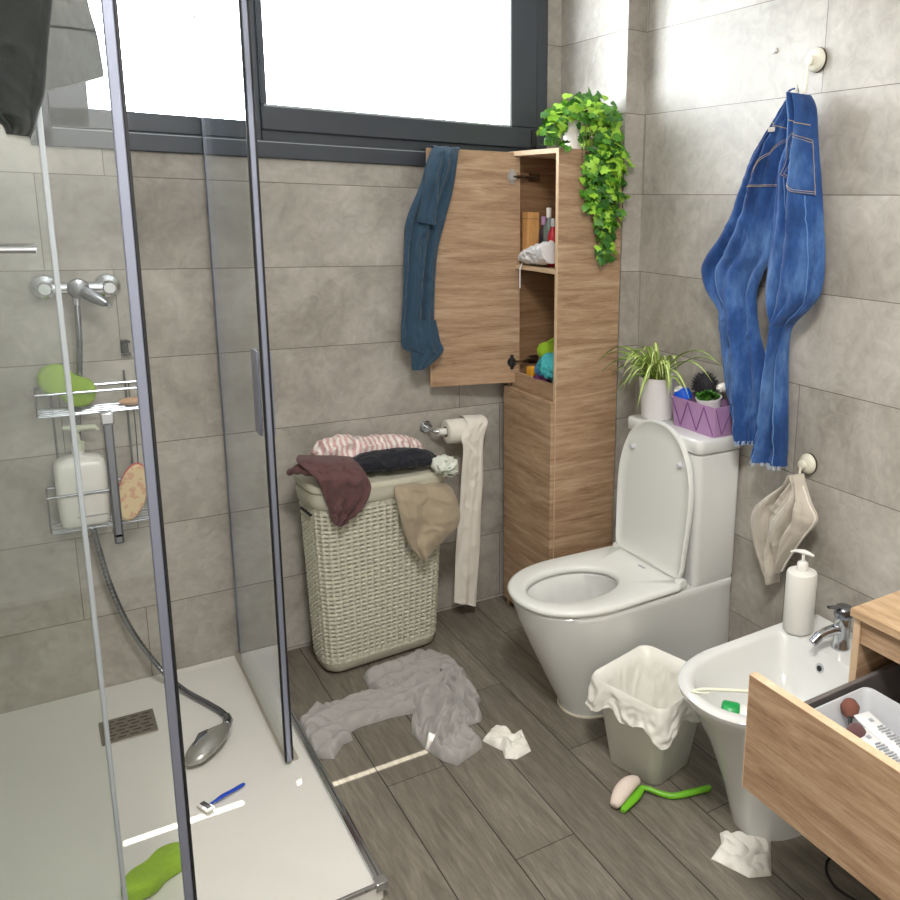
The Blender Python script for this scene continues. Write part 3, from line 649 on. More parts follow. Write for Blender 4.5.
def scr(mb, dy0, dy1, s0):
    rings = []
    for dy, s_ in ((dy0,.9*s0),((dy0+dy1)/2,s0),(dy1,.9*s0)):
        rings.append([V((-1.536+dy*0, -.125+dy, .672)) + Matrix.Rotation(math.radians(14),3,'Y') @ V((.036*s_*math.cos(2*PI*k/32), 0, .083*s_*math.sin(2*PI*k/32))) for k in range(32)])
    return mb.loft(rings)
scr(MB(), -.014, .0, 1).build('pad', M['scrub'], sc); scr(MB(), .0005, .014, 1.02).build('backing', M['scrubred'], sc)
MB().tube([(-1.515,-.118,.752),(-1.512,-.105,.83),(-1.512,-.102,.905)], .0015, 6).build('cord', M['gasket'], sc)
tag(MB().ball((-1.512,-.055,.919), (.032,.02,.011), 20).build('soap_bar', mat('amber_soap', (204,160,124), .4)), 'small amber soap bar on the right of the caddy top tier', 'soap')

# dark green garment over the glass
def dup_D(k): return [[V(a),V(b)] for a,b in D[k]]
gf = Sheet(dup_D('garment_front'), (0,-1,0), .02, .002, ((2,.006,.6,.12),), .004, 3, cf=9)
gb = Sheet(dup_D('garment_back'), (0,-1,0), .006, .014, ((3,.004,.2,.2),), .003, 5)
b = MB(); gf.mesh(b, 60, 90)
gar = b.build('dark_garment', M['garment'], smooth=70)
tag(gar, 'dark green garment draped over the top of the front shower glass', 'garment')
b = MB(); gb.mesh(b, 40, 60); b.build('back_panel', M['garment'], gar, smooth=70)
b = MB()   # the stretch over the top rail, joining the front and back falls
fa, fb = dup_D('garment_front')[0]; ba, bb = dup_D('garment_back')[0]
def over(u,v):
    f = fa.lerp(fb,u); k = ba.lerp(bb,u); t = v; a = t*PI
    y = f.y+(k.y-f.y)*(.5-.5*math.cos(a)); z = f.z+(k.z-f.z)*t
    top = HT+.045 - max(f.z,k.z)
    return V((f.x+(k.x-f.x)*t, y, z + top*max(0,math.sin(a))**.35 + .003*math.sin(u*22)))
b.grid(over, 30, 24).build('shoulder', M['garment'], gar, solid=.004, smooth=70)

# razor, sponge in the tray
rz = thing('razor', 'blue disposable razor lying on the white shower tray', 'razor', (-1.44,-.71,TZ))
a_ = V((-1.395,-.690,TZ+.009)); e_ = V((-1.474,-.724,TZ+.010)); dd = (a_-e_).normalized(); pp = V((-dd.y,dd.x,0))
MB().tube(spline([e_, e_.lerp(a_,.35)+V((0,0,.002)), e_.lerp(a_,.7), a_],12), [.003,.004,.005,.0058,.006,.0058,.0056,.0056,.0058,.006,.006,.0055,.004], 12, flat=.7).build('handle', M['razor'], rz)
hc = e_ - dd*.018
MB().obox(hc, dd*.010, pp*.021, V((0,0,.004))).build('razor_head', M['plastic'], rz, bevel=.0015)
MB().obox(hc+V((0,0,.0046)), dd*.006, pp*.017, V((0,0,.0007))).build('blade', M['dchrome'], rz)
MB().tube([e_-dd*.001, hc+dd*.008], .003, 8).build('neck', M['razor'], rz)
s2 = sponge8(MB(), (-1.618,-.905,TZ+.002), .078, .046, .034, math.radians(34)).build('bath_sponge', M['green'], smooth=60)
tag(s2, 'lime green waisted bath sponge lying flat on the shower tray near the front glass', 'sponge')

# ================================================================== LAUNDRY BASKET
lb = thing('laundry_basket', 'tall sage green woven plastic laundry basket against the back wall, lid ajar', 'laundry basket', (-.87,-.12,0))
def bprof(s, z):
    q, n_ = bprof0(s, z); ca, sa = math.cos(BA), math.sin(BA); dx, dy = q.x+.88, q.y+.145
    return V((-.860+dx*ca-dy*sa, -.152+dx*sa+dy*ca, q.z)), V((n_.x*ca-n_.y*sa, n_.x*sa+n_.y*ca, 0))
BA = math.radians(4)
def bprof0(s, z):
    """perimeter point s in 0..1 at height z (rounded rectangle tapering to the bottom)"""
    t = z/.60; k = t
    x0 = -1.078-.022*k; x1 = -.690+.022*k; y0 = -.228-.030*k; y1 = -.062+.010*k; r = .055
    w, d_ = x1-x0-2*r, y1-y0-2*r; q = PI*r/2; per = 2*(w+d_)+4*q; L = s*per
    segs = ((w,(x0+r,y0),(1,0)),(q,(x1-r,y0+r),-90),(d_,(x1,y0+r),(0,1)),(q,(x1-r,y1-r),0),(w,(x1-r,y1),(-1,0)),(q,(x0+r,y1-r),90),(d_,(x0,y1-r),(0,-1)),(q,(x0+r,y0+r),180))
    for ln, p0, dr in segs:
        if L <= ln+1e-9:
            if isinstance(dr, tuple): return V((p0[0]+dr[0]*L, p0[1]+dr[1]*L, z)), V((dr[1],-dr[0],0))
            a = math.radians(dr + 90*L/ln); n = V((math.cos(a),math.sin(a),0)); return V((p0[0],p0[1],z))+n*r, n
        L -= ln
    return V((x0+r,y0,z)), V((0,-1,0))
NC, NR = 52, 38
b = MB(); sub = 6; nu = NC*sub; rows_ = NR*4; z0b, z1b = .035, .575
vs = []; hole = set()
for j in range(rows_+1):
    z = z0b+(z1b-z0b)*j/rows_
    for i in range(nu):
        p_, n_ = bprof(i/nu, z); ci, cu = divmod(i, sub); rj, rv = divmod(j, 4)
        alt = 1 if (ci+rj) % 2 else -1
        h = .0009*alt*math.cos(2*PI*(cu/sub)) if rv else 0
        rib = .0030 if cu in (0,5) else 0
        hh = (.0010 if rv == 2 else (.0004 if rv else -.0012)) + h + rib
        vs.append(p_+n_*hh)
fs = []
for j in range(rows_):
    for i in range(nu):
        if j % 4 == 0 and i % sub in (1,2,3) and 5 < j < rows_-4: continue
        k = (i+1) % nu; fs.append((j*nu+i, j*nu+k, (j+1)*nu+k, (j+1)*nu+i))
b.add(vs, fs)
b.build('woven_body', M['basket'], lb, smooth=60, solid=.002)
def ring_at(z, off, n=160): return [bprof(i/n, min(z,.6))[0]*1 + bprof(i/n, min(z,.6))[1]*off + V((0,0,max(0,z-.6))) for i in range(n)]
MB().loft([ring_at(.572,.001),ring_at(.576,.007),ring_at(.600,.010),ring_at(.622,.011),ring_at(.624,.006),ring_at(.600,-.002),ring_at(.575,-.003)], False, False).build('rim', M['basket'], lb, smooth=50)
b = MB(); b.loft([ring_at(.006,-.012),ring_at(.012,-.003),ring_at(.038,.002),ring_at(.036,-.004),ring_at(.012,-.008)], True, True)
b.build('foot', M['basket'], lb, smooth=50)
def lid_ring(off, dz):
    out = []
    for i in range(160):
        q, n_ = bprof(i/160, .6); q = q + n_*off; y = q.y
        out.append(V((q.x, q.y, .632-(q.x+.87)*.03+dz + (-.028-y)*(-.0)+ (y+.24)*.02 + .004*math.sin(q.x*9))))
    return out
MB().loft([lid_ring(.004,-.010),lid_ring(.013,-.010),lid_ring(.015,.0),lid_ring(.012,.010),lid_ring(-.004,.014),lid_ring(-.03,.015)], True, True).build('lid', M['basket'], lb, smooth=50)
for xx, zz in ((-1.097,.548),):
    MB().tube([(xx+.024,-.222,zz),(xx+.018,-.14,zz)], .010, 12, flat=.5).build('handle_slot', M['gasket'], lb)

# clothes on the basket
def sheet_thing(key, name, mtl, label, cat, n=(0,-1,0), nu=46, nv=70, **k):
    s_ = Sheet(dup_D(key) if isinstance(key, str) else [[V(a),V(b_)] for a,b_ in key], n, **k); b = MB(); s_.mesh(b, nu, nv)
    o = b.build(name, mtl, smooth=75); tag(o, label, cat); return o, s_
def lump(path, radii, name, mtl, label, cat, flat=.6, amp=.012, fr=9, seed=1, n=90, seg=56, up=(0,0,1)):
    pts = spline(path, n); R = []
    for i in range(n+1):
        s_ = (len(radii)-1)*i/n; k = min(int(s_), len(radii)-2); R.append(radii[k]+(radii[k+1]-radii[k])*(s_-k))
    b = MB(); prev = V(up); rings = []
    for i, p_ in enumerate(pts):
        t = (pts[min(i+1,n)]-pts[max(i-1,0)]).normalized(); nx = (prev-t*prev.dot(t)).normalized(); ny = t.cross(nx); ring = []
        for k in range(seg):
            a = 2*PI*k/seg; d_ = nx*math.cos(a)*flat + ny*math.sin(a)
            w_ = noise.noise(V((i*.045+seed, math.cos(a)*1.4, math.sin(a)*1.4)))
            q = 1 + amp*.7*ridge(fr*.5*a + 6*w_ + i*.05) + amp*2.2*crump(p_+d_*R[i], 22 if R[i] > .03 else 34, seed)
            ring.append(p_ + d_*R[i]*q)
        rings.append(ring)
    b.loft(rings); o = b.build(name, mtl, smooth=75); tag(o, label, cat); return o
sheet_thing('maroon', 'maroon_top', M['maroon'], 'crumpled maroon top hanging over the left front of the laundry basket', 'clothing', bulge=.010, back=.003, folds=((2.4,.010,.4,.6),(5,.004,1.2,.9)), wob=.005, cf=22, seed=11)
o = bpy.data.objects['maroon_top']
s_ = MB(); pts = spline([(-1.134,-0.212,0.690),(-1.106,-0.232,0.702),(-1.066,-0.257,0.692),(-1.026,-0.282,0.657),(-1.006,-0.292,0.602)], 40)
s_.tube(pts, [.012+.014*math.sin(PI*min(1,i/30))+.003*math.sin(i*.9) for i in range(41)], 20, flat=.6).build('sleeve', M['maroon'], o, smooth=75)
lump([(-1.036,-0.202,0.677),(-0.986,-0.222,0.682),(-0.936,-0.237,0.674)], [.02,.036,.022], 'x', M['maroon'], 'x','x', flat=.45, amp=.08, seed=4)
x = bpy.data.objects['x']; x.name = 'bunched_fold'; del x['label']; del x['category']; x.parent = o
lump([(-1.030,-0.137,0.700),(-1.000,-0.132,0.716),(-0.956,-0.127,0.718),(-0.886,-0.122,0.710),(-0.806,-0.122,0.708),(-0.736,-0.122,0.702),(-0.681,-0.132,0.684)], [.026,.050,.060,.055,.050,.042,.018], 'striped_top', M['pink'], 'pink and white striped top bunched along the back of the basket lid', 'clothing', flat=.62, amp=.11, fr=7, seed=2)
lump([(-0.961,-0.237,0.677),(-0.906,-0.227,0.690),(-0.836,-0.227,0.688),(-0.766,-0.227,0.686),(-0.706,-0.232,0.678),(-0.674,-0.237,0.667)], [.018,.048,.056,.054,.044,.02], 'black_top', M['navy'], 'black crumpled garment across the middle of the basket lid', 'clothing', flat=.52, amp=.08, fr=6, seed=8)
sheet_thing('beige', 'beige_towel', M['beige'], 'beige towel hanging in a point over the right front of the basket', 'towel', bulge=.010, back=.003, folds=((1.5,.010,.2,.3),), wob=.004, cf=16, seed=21)
lump([(-0.706,-0.277,0.674),(-0.678,-0.284,0.666),(-0.651,-0.286,0.652),(-0.646,-0.284,0.624)], [.014,.034,.036,.014], 'printed_cloth', M['mint'], 'small pale mint printed cloth on the right corner of the basket', 'clothing', flat=.8, amp=.12, fr=7, seed=5)

# ================================================================== PAPER HOLDER + ROLL
ph = thing('paper_holder', 'chrome toilet paper holder fixed to the back wall beside the basket', 'paper holder', (-.6,0,.715))
MB().lathe((-.612,-.0005,.720), [(.022,0),(.022,-.006),(.018,-.010)], (0,1,0)).build('wall_plate', M['chrome'], ph)
MB().tube([(-.612,-.01,.720),(-.612,-.055,.720),(-.606,-.068,.716),(-.575,-.072,.713),(-.432,-.072,.707)], .0055, 14).build('arm', M['chrome'], ph, smooth=60)
MB().cyl((-.595,-.072,.714),(-.556,-.072,.712),.0125,20).build('end_cap', M['plastic'], ph)
tr = thing('toilet_roll', 'white toilet roll on the holder with a long strip unrolled to near the floor', 'toilet roll', (-.5,-.072,.71))
ra, rb_ = V((-.567,-.072,.712)), V((-.440,-.072,.706)); axd = (rb_-ra)
b = MB(); e1 = V((0,1,0)); e2 = V((0,0,1)); n = 48
def rg(t, r): return [ra+axd*t+(e1*math.cos(2*PI*k/n)+e2*math.sin(2*PI*k/n))*r*(1+.012*math.sin(3*2*PI*k/n+t*5)) for k in range(n)]
b.loft([rg(0,.019),rg(0,.040),rg(.03,.044),rg(.5,.0445),rg(.97,.044),rg(1,.040),rg(1,.019)], False, False).build('roll', M['roll'], tr, smooth=50)
MB().loft([rg(-.005,.018),rg(1.005,.018)], False, False).build('core', M['card'], tr, solid=.001)
hg = dup_D('hang'); top = [[V((-.505,-.02,.748)),V((-.438,-.02,.742))],[V((-.512,-.075,.764)),V((-.43,-.075,.762))]]
top2 = [[V((-.505,-.03,.742)),V((-.436,-.03,.738))],[V((-.506,-.07,.762)),V((-.434,-.075,.760))],[V((-.502,-.108,.742)),V((-.424,-.11,.742))]]
b = MB(); Sheet(top2+[[a,c] for a,c in hg], (0,-1,0), .004, .001, ((2,.003,.3,.4),(1,.003,0,1.2)), .003, 6).mesh(b, 24, 110)
b.build('hanging_strip', M['roll'], tr, smooth=60)

# ================================================================== FLOOR CLOTHES
def shirt_h(x, y, d):
    best = (9, 0, 0)
    for si, sp_ in enumerate(D['shirt_spines']):
        run = 0
        for (ax,ay,_),(bx_,by_,_2) in zip(sp_, sp_[1:]):
            dx, dy = bx_-ax, by_-ay; L = math.hypot(dx,dy); t = max(0,min(1,((x-ax)*dx+(y-ay)*dy)/(L*L))); qx, qy = ax+t*dx, ay+t*dy
            dist = math.hypot(x-qx,y-qy); side = (dx*(y-ay)-dy*(x-ax))/L
            if dist < best[0]: best = (dist, side+si*.03, run+t*L)
            run += L
    ac, al = best[1], best[2]
    w = noise.noise(V((x*7,y*7,2.2)))*.030 + noise.noise(V((x*16,y*16,7.7)))*.008
    r1 = 2*abs(math.sin((ac+w)*64))**.55-1; r2 = ridge((ac*.6+al*.35+w*1.5)*150); e = 1-math.exp(-d/.005)
    lo = crump((x,y,0), 7, 3)
    return e*max(.003, .014 + .012*r1 + .005*r2 + .011*lo) + .002*(1-e)
def shirt_h_old(x, y, d):
    e = 1-math.exp(-d/.007)
    w1 = noise.noise(V((x*5,y*5,1.3))); w2 = noise.noise(V((x*9,y*9,4.1)))
    a = crump((x*.8+y*.6, (y*.8-x*.6)*2.1, 0), 8, 3); c = crump((x*.9+y*.4,(y*.9-x*.4)*1.7,0), 19, 5)
    pile = .020*max(0,1-math.hypot((x+1.15)/.13,(y+.56)/.10)) + .014*max(0,1-math.hypot((x+.80)/.16,(y+.52)/.14))
    return e*max(.004,.019 + pile + .030*a + .014*c + .004*w2) + .002*(1-e)
sh = heap([p[:2] for p in D['shirt']], .0045, shirt_h, .0015).build('grey_shirt', M['grey'], smooth=80)
tag(sh, 'crumpled grey jersey shirt lying on the floor in front of the laundry basket', 'shirt')
def tis(seed):
    def f(x, y, d):
        w = noise.noise(V((x*22,y*22,seed)))
        return (1-math.exp(-d/.006))*(.010+.014*abs(noise.noise(V((x*28,y*28,seed+3))))*2 + .006*ridge(x*90+y*60+w*5)) + .001
    return f
o = heap([p[:2] for p in D['tissue_a']], .0035, tis(1.7), .0012).build('crumpled_tissue', M['tissue'], smooth=30)
tag(o, 'crumpled white tissue on the floor planks beside the grey shirt', 'tissue')
def tis2(x, y, d):
    w = noise.noise(V((x*14,y*14,9.2)))
    return (1-math.exp(-d/.004))*(.005+.010*abs(noise.noise(V((x*24,y*24,2.2))))*2 + .004*ridge(x*70-y*50+w*4)) + .001
o = heap([p[:2] for p in D['tissue_b']], .0035, tis2, .0012).build('crumpled_tissue', M['tissue'], smooth=30)
tag(o, 'folded white tissue on the floor at the foot of the bidet', 'tissue')

# ================================================================== TALL CABINET
cab = thing('tall_cabinet', 'tall narrow oak cabinet in the corner with its upper door open', 'cabinet', (-.2,-.24,0))
x0, x1, y0, y1, z0, z1 = -.322, -.0785, -.409, -.068, .0, 1.672; T = .016
b = MB().box((x0+.0005,y0,z0),(x1,y0+T,z1)); b.build('side_panel', M['wood'], cab, bevel=.0008)
MB().box((x0+.0005,y1-T,z0),(x1,y1,z1)).build('side_panel', M['wood_in'], cab, bevel=.0008)
MB().box((x1-.006,y0+T,z0),(x1-.0005,y1-T,z1-T)).build('back_panel', M['wood_in'], cab)
MB().box((x0+.001,y0+T,z1-T),(x1,y1-T,z1)).build('top_panel', M['woodedge'], cab, bevel=.0008)
MB().box((x0+.004,y0+T,1.278),(x1-.007,y1-T,1.292)).build('shelf', M['woodedge'], cab, bevel=.0008)
MB().box((x0+.004,y0+T,.822),(x1-.007,y1-T,.836)).build('shelf', M['wood_in'], cab)
MB().box((x0+.004,y0+T,.03),(x1-.007,y1-T,.046)).box((x0+.02,y0+T,.0),(x0+.034,y1-T,.03)).build('bottom_panel', M['wood_in'], cab)
MB().box((x0-.0012,y0+.0005,z0+.002),(x0+.0004,y0+T-.0005,z1-.001)).box((x0-.0012,y0+T,z1-T+.0005),(x0+.0008,y1-T,z1-.0005)).box((x0-.0012,y1-T+.0005,z0+.002),(x0+.0004,y1-.0005,z1-.001)).build('edge_band', M['woodedge'], cab)
MB().box((x0-.018,y0+.002,.035),(x0-.002,y1-.003,.857)).build('lower_door', M['wood'], cab, bevel=.001)
MB().box((x0+.004,y0+T+.004,.80),(x0+.018,y1-T-.004,.912)).build('inner_tray_front', M['wood'], cab, bevel=.001)
hx, hy = -.302, -.118; ex, ey = -.612, -.058; dv = V((ex-hx,ey-hy,0)); dl = dv.length; dv.normalize(); nv = V((dv.y,-dv.x,0)); nv = nv if nv.y > 0 else -nv
cen = V((hx,hy,0))+dv*dl/2+nv*.008; cen.z = (.873+1.668)/2
dr = MB().obox(cen, dv*(dl/2), nv*.008, V((0,0,(1.668-.873)/2))).build('upper_door', M['wood'], cab, bevel=.001)
MB().obox(V((hx,hy,cen.z))+nv*.008+dv*.0002, dv*.0004, nv*.0078, V((0,0,.396))).obox(V((ex,ey,cen.z))+nv*.008, dv*.0006, nv*.0078, V((0,0,.396))).build('door_edge', M['woodedge'], dr)
for hz in (1.588,.948):
    c = V((hx,hy,hz))+dv*.028-nv*.001
    h_ = MB().lathe(tuple(c), [(.017,0),(.017,-.002)], tuple(nv), 24).obox(c-nv*.006+V((0,0,0)), dv*.010, nv*.006, V((0,0,.011))).obox(c-nv*.0015, dv*.006, nv*.0012, V((0,0,.026))).build('hinge', M['hinge'] if hz > 1.2 else M['gasket'], dr, bevel=.001)
    MB().tube([c-nv*.008, V((-.29,-.122,hz)), V((-.262,-.098,hz)), V((-.215,-.090,hz))], [.006,.006,.006,.006], 10).box((-.25,-.092,hz-.014),(-.21,-.0845,hz+.014)).build('hinge_arm', M['chrome'], h_)
# upper contents
bxz = 1.2935
wb = thing('wooden_box', 'small upright pine box on the cabinet shelf behind the open door', 'box', (-.24,-.12,bxz))
MB().box((-.285,-.145,bxz),(-.240,-.102,bxz+.178)).build('box_body', M['pine'], wb, bevel=.002)
MB().box((-.2855,-.1455,bxz+.155),(-.2395,-.1015,bxz+.157)).build('lid_seam', M['wood_in'], wb)
def bottle(name, lab, x, y, z, r, h, m, capm, cat='bottle', lean=0):
    t = thing(name, lab, cat, (x,y,z))
    MB().lathe((x,y,z), [(r*.9,0),(r,.004),(r,h*.62),(r*.8,h*.72),(r*.42,h*.78),(r*.40,h*.84)], seg=24).build('bottle_body', m, t, smooth=50)
    MB().lathe((x,y,z+h*.83), [(r*.5,0),(r*.5,h*.16),(r*.4,h*.17)], seg=20).build('cap', capm, t, smooth=50)
bottle('cosmetic_bottle', 'dark bottle next to the pine box on the cabinet shelf', -.235, -.168, bxz, .018, .165, mat('dark_glass',(46,36,44),.2), M['purple'])
bottle('cosmetic_bottle', 'grey-green bottle right of the dark bottle on the cabinet shelf', -.240, -.210, bxz, .017, .195, M['bottleg'], M['plastic'])
bottle('cosmetic_bottle', 'red-labelled bottle at the front edge of the cabinet shelf', -.250, -.255, bxz, .018, .160, M['redp'], M['lightgrey'])
lump([(-.300,-.125,1.318),(-.292,-.18,1.325),(-.288,-.24,1.335),(-.285,-.31,1.345)], [.014,.028,.034,.036], 'plastic_bag', M['sack'], 'crumpled white plastic bag at the front of the cabinet shelf', 'bag', flat=.85, amp=.13, fr=7, seed=9)
MB().tube([(-.318,-.165,1.30),(-.3275,-.168,1.28),(-.3285,-.17,1.215)], .0022, 8).build('bag_string', M['sack'], bpy.data.objects['plastic_bag'])
# lower contents (rest on the lower shelf, piled up)
lz = .837
tag(sponge8(MB(), (-.235,-.205,1.000), .050, .038, .034, .3, Matrix.Rotation(math.radians(72),3,'X')).build('cleaning_sponge', M['green'], smooth=60), 'lime green sponge on top of the pile in the cabinet under the shelf', 'sponge')
lump([(-.285,-.262,.955),(-.282,-.30,.965),(-.278,-.335,.962),(-.27,-.365,.955)], [.022,.044,.050,.03], 'cleaning_cloth', M['turq'], 'turquoise cloth spilling at the front of the cabinet pile', 'cloth', flat=.8, amp=.1, seed=3)
lump([(-.275,-.215,.945),(-.272,-.245,.940),(-.268,-.29,.925)], [.016,.034,.03], 'cleaning_cloth', M['skyblue'], 'sky blue cloth under the turquoise cloth in the cabinet', 'cloth', flat=.8, amp=.1, seed=6)
tag(MB().box((-.292,-.190,.873),(-.262,-.150,.936)).build('cleaning_sponge', M['yel'], bevel=.005), 'small yellow sponge at the left of the cabinet pile', 'sponge')
lump([(-.292,-.222,.905),(-.292,-.255,.908),(-.290,-.30,.905)], [.012,.022,.014], 'cleaning_cloth', M['violet'], 'violet rag below the turquoise cloth in the cabinet', 'cloth', flat=.8, amp=.1, seed=12)
tag(MB().box((-.298,-.385,.8375),(-.1,-.105,.872)).build('storage_box', M['lightgrey'], bevel=.004), 'flat grey box under the cloths inside the cabinet', 'box')

# T-shirt over the open door
ts = Sheet(dup_D('tshirt'), (0,-1,0), .010, .003, ((2.2,.012,.3,.35),(4,.005,.8,.1)), .004, 31)
b = MB(); ts.mesh(b, 46, 100); tso = b.build('blue_tshirt', M['tshirt'], smooth=75)
tag(tso, 'petrol blue T-shirt slung over the corner of the open cabinet door', 'T-shirt')
b = MB(); Sheet(dup_D('tshirt_hem'), (0,-1,0), .006, .002, ((2,.004,.3,.2),), .002, 33).mesh(b, 30, 30); b.build('hem', M['tshirt'], tso, smooth=75)
b = MB(); Sheet(dup_D('tshirt_sleeve'), (0,-1,0), .020, .003, ((1.5,.006,.3,.2),), .003, 35).mesh(b, 30, 40); b.build('sleeve', M['tshirt'], tso, smooth=75)
b = MB(); Sheet(dup_D('tshirt_sleeve_opening'), (0,-1,0), .004, .002, ((1.5,.002,.3,.2),), .001, 37).mesh(b, 24, 20); b.build('sleeve_opening_shade', mat('petrol_shadow', (40,66,86), .9), tso, smooth=75)  # dark sleeve opening: its shade is put into a darker petrol colour
a0, b0_ = dup_D('tshirt')[0]
def ovr(u, v):
    p_ = a0.lerp(b0_, u); a = PI*v
    return V((p_.x+.004*math.sin(v*5), -.072-.020*math.cos(a)+.008*v, 1.668+.010*math.sin(a)**.5 - .16*max(0,v-.8)*5 + .002*math.sin(u*14) if v > .8 else 1.664+(1.674-1.664)*min(1,v*2.5)+.002*math.sin(u*14)))
MB().grid(ovr, 20, 24).build('back_fall', M['tshirt'], tso, solid=.003, smooth=75)

# ================================================================== IVY
iv = thing('potted_ivy', 'bright green trailing ivy in a white pot on top of the tall cabinet', 'plant', (-.205,-.325,1.673))
MB().lathe((-.205,-.325,1.6735), [(.040,0),(.048,.075),(.052,.09),(.047,.09),(.043,.07),(.001,.068)], seg=36, cap1=False).build('pot', M['terracotta'], iv, smooth=40)
MB().lathe((-.205,-.325,1.7425), [(.0425,0),(.001,.004)], seg=24, cap0=False).build('soil', M['soil'], iv)
def leaf5(mb, c, d, nrm, s_, mi, r_):
    d = d.normalized(); nrm = (nrm-d*nrm.dot(d)).normalized(); sd = d.cross(nrm)
    P_ = [(0,0),(.32,-.12),(.62,.18),(.40,.36),(.42,.62),(.18,.62),(0,1.0),(-.18,.62),(-.42,.62),(-.40,.36),(-.62,.18),(-.32,-.12)]
    cup = r_.uniform(.05,.25)
    vs = [V(c)+(sd*x+d*y-nrm*cup*(x*x*1.2+.25*y*y))*s_ for x,y in P_]+[V(c)+(d*.35+nrm*.02)*s_]
    n = len(P_); mb.add(vs, [(i,(i+1)%n,n) for i in range(n)], mi)
lr = random.Random(5); lv_ = MB(); stm = MB()
def cluster(c, rad, n, outn, size=(.020,.034)):
    for _ in range(n):
        th = lr.uniform(0,2*PI); ph = math.acos(lr.uniform(-1,1)); rr_ = lr.uniform(.55,1)
        q = V((math.sin(ph)*math.cos(th)*rad[0], math.sin(ph)*math.sin(th)*rad[1], math.cos(ph)*rad[2]))*rr_
        p_ = V(c)+q
        if p_.z < 1.684 and p_.y > y0-.010 and x0-.012 < p_.x: p_.y = y0-.010-lr.uniform(0,.03)
        if p_.x > XC-.01 and p_.y > YS-.012: p_.x = XC-.012
        if p_.z < 1.80 and p_.y > -.06: p_.y = -.06
        nn = (q.normalized()*.7 + V(outn) + V((lr.uniform(-.5,.5),lr.uniform(-.5,.5),lr.uniform(-.3,.6)))*.8).normalized()
        dd_ = V((lr.uniform(-.8,.8),lr.uniform(-.6,.2),lr.uniform(-1,.15)))
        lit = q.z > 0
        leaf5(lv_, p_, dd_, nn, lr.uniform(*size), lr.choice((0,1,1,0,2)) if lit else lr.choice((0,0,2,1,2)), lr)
cluster((-.180,-.340,1.790),(.105,.10,.075), 240, (-.2,-.6,.4))
cluster((-.160,-.40,1.70),(.085,.05,.11), 190, (-.2,-.8,.3))
cluster((-.275,-.32,1.770),(.060,.06,.045), 60, (-.4,-.5,.5), (.022,.034))
cluster((-.318,-.34,1.715),(.035,.03,.05), 34, (-.6,-.5,.2), (.020,.030))
cluster((-.165,-.438,1.610),(.098,.026,.10), 170, (0,-1,.2))
cluster((-.168,-.436,1.520),(.085,.022,.070), 90, (0,-1,.2))
cluster((-.150,-.432,1.440),(.048,.018,.080), 60, (0,-1,.2), (.020,.032))
cluster((-.150,-.430,1.360),(.040,.014,.055), 28, (0,-1,.2), (.020,.030))
for k in range(16):
    ex_ = lr.uniform(-.24,-.10); ez = lr.uniform(1.34,1.62) if -.18 < ex_ < -.12 else lr.uniform(1.50,1.64)
    stm.tube(spline([(-.205+lr.uniform(-.02,.02),-.325,1.74),(-.19,-.37,1.80),(ex_,-.425,1.72),(ex_+lr.uniform(-.01,.01),-.424,(1.72+ez)/2),(ex_,-.422,ez)],14), .0013, 5)
for k in range(5):
    stm.tube(spline([(-.21,-.325,1.74),(-.25,-.33,1.79),(-.30,-.33,1.76),(-.318-.004*k,-.335,1.71)],10), .0012, 5)
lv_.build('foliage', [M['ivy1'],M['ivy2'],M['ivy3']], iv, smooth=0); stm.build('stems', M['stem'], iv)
# ================================================================== TOILET
def Dring(xb, xf, wb, wf, yc, z, e=2.3, rc=.02, xm=None, cx=None, n=112, dz=None):
    """outline of a pan seen from above: flat back at xb, round front at xf (xf < xb)"""
    xm = xf+(wf*1.05) if xm is None else xm; cx = (xm*.6+xb*.4) if cx is None else cx
    def hw(x):
        if x > xb or x < xf: return -1
        if x >= xm:
            t = (x-xm)/(xb-xm) if xb > xm else 0; w = wf+(wb-wf)*t*t*(3-2*t)
            if x > xb-rc: q = (x-(xb-rc))/rc; w -= rc*(1-math.sqrt(max(0,1-q*q)))
            return w
        q = (xm-x)/(xm-xf); return wf*max(0,1-q**e)**(1/e)
    out = []
    for k in range(n):
        a = 2*PI*k/n; dx, dy = math.cos(a), math.sin(a); lo, hi = 0, 1.2
        for _ in range(26):
            m_ = (lo+hi)/2
            if abs(dy*m_) <= hw(cx+dx*m_): lo = m_
            else: hi = m_
        x, y = cx+dx*lo, yc+dy*lo
        out.append(V((x, y, z if dz is None else z+dz(x,y))))
    return out
tl = thing('toilet', 'white back-to-wall toilet with its seat down and lid raised, beside the oak cabinet', 'toilet', (-.35,-.785,0))
yc = -.79; CXT = -.40
def eR(cx, a, b_, z, n=112, sx=CXT): return [V((cx+a*math.cos(2*PI*k/n), yc+b_*math.sin(2*PI*k/n), z)) for k in range(n)]
kw = dict(yc=yc, cx=CXT)
rings = [Dring(-.002,-.508,.170,.097,z=0,e=2.3,rc=.01,xm=-.38,**kw), Dring(-.002,-.514,.172,.101,z=.02,rc=.01,xm=-.38,**kw),
         Dring(-.002,-.566,.175,.128,z=.13,rc=.01,xm=-.38,**kw), Dring(-.002,-.614,.178,.154,z=.24,rc=.01,xm=-.39,**kw), Dring(-.002,-.646,.181,.173,z=.32,rc=.01,xm=-.42,**kw),
         Dring(-.002,-.658,.182,.181,z=.362,rc=.01,xm=-.43,**kw), Dring(-.002,-.664,.183,.184,z=.378,rc=.012,xm=-.43,**kw), Dring(-.006,-.658,.179,.180,z=.384,rc=.012,xm=-.43,**kw),
         eR(-.480,.155,.120,.384), eR(-.478,.146,.110,.376), eR(-.450,.132,.100,.33), eR(-.425,.115,.088,.25), eR(-.385,.085,.062,.19), eR(-.36,.055,.04,.165)]
MB().loft(rings, True, True).build('pan', M['ceramic'], tl, smooth=50)
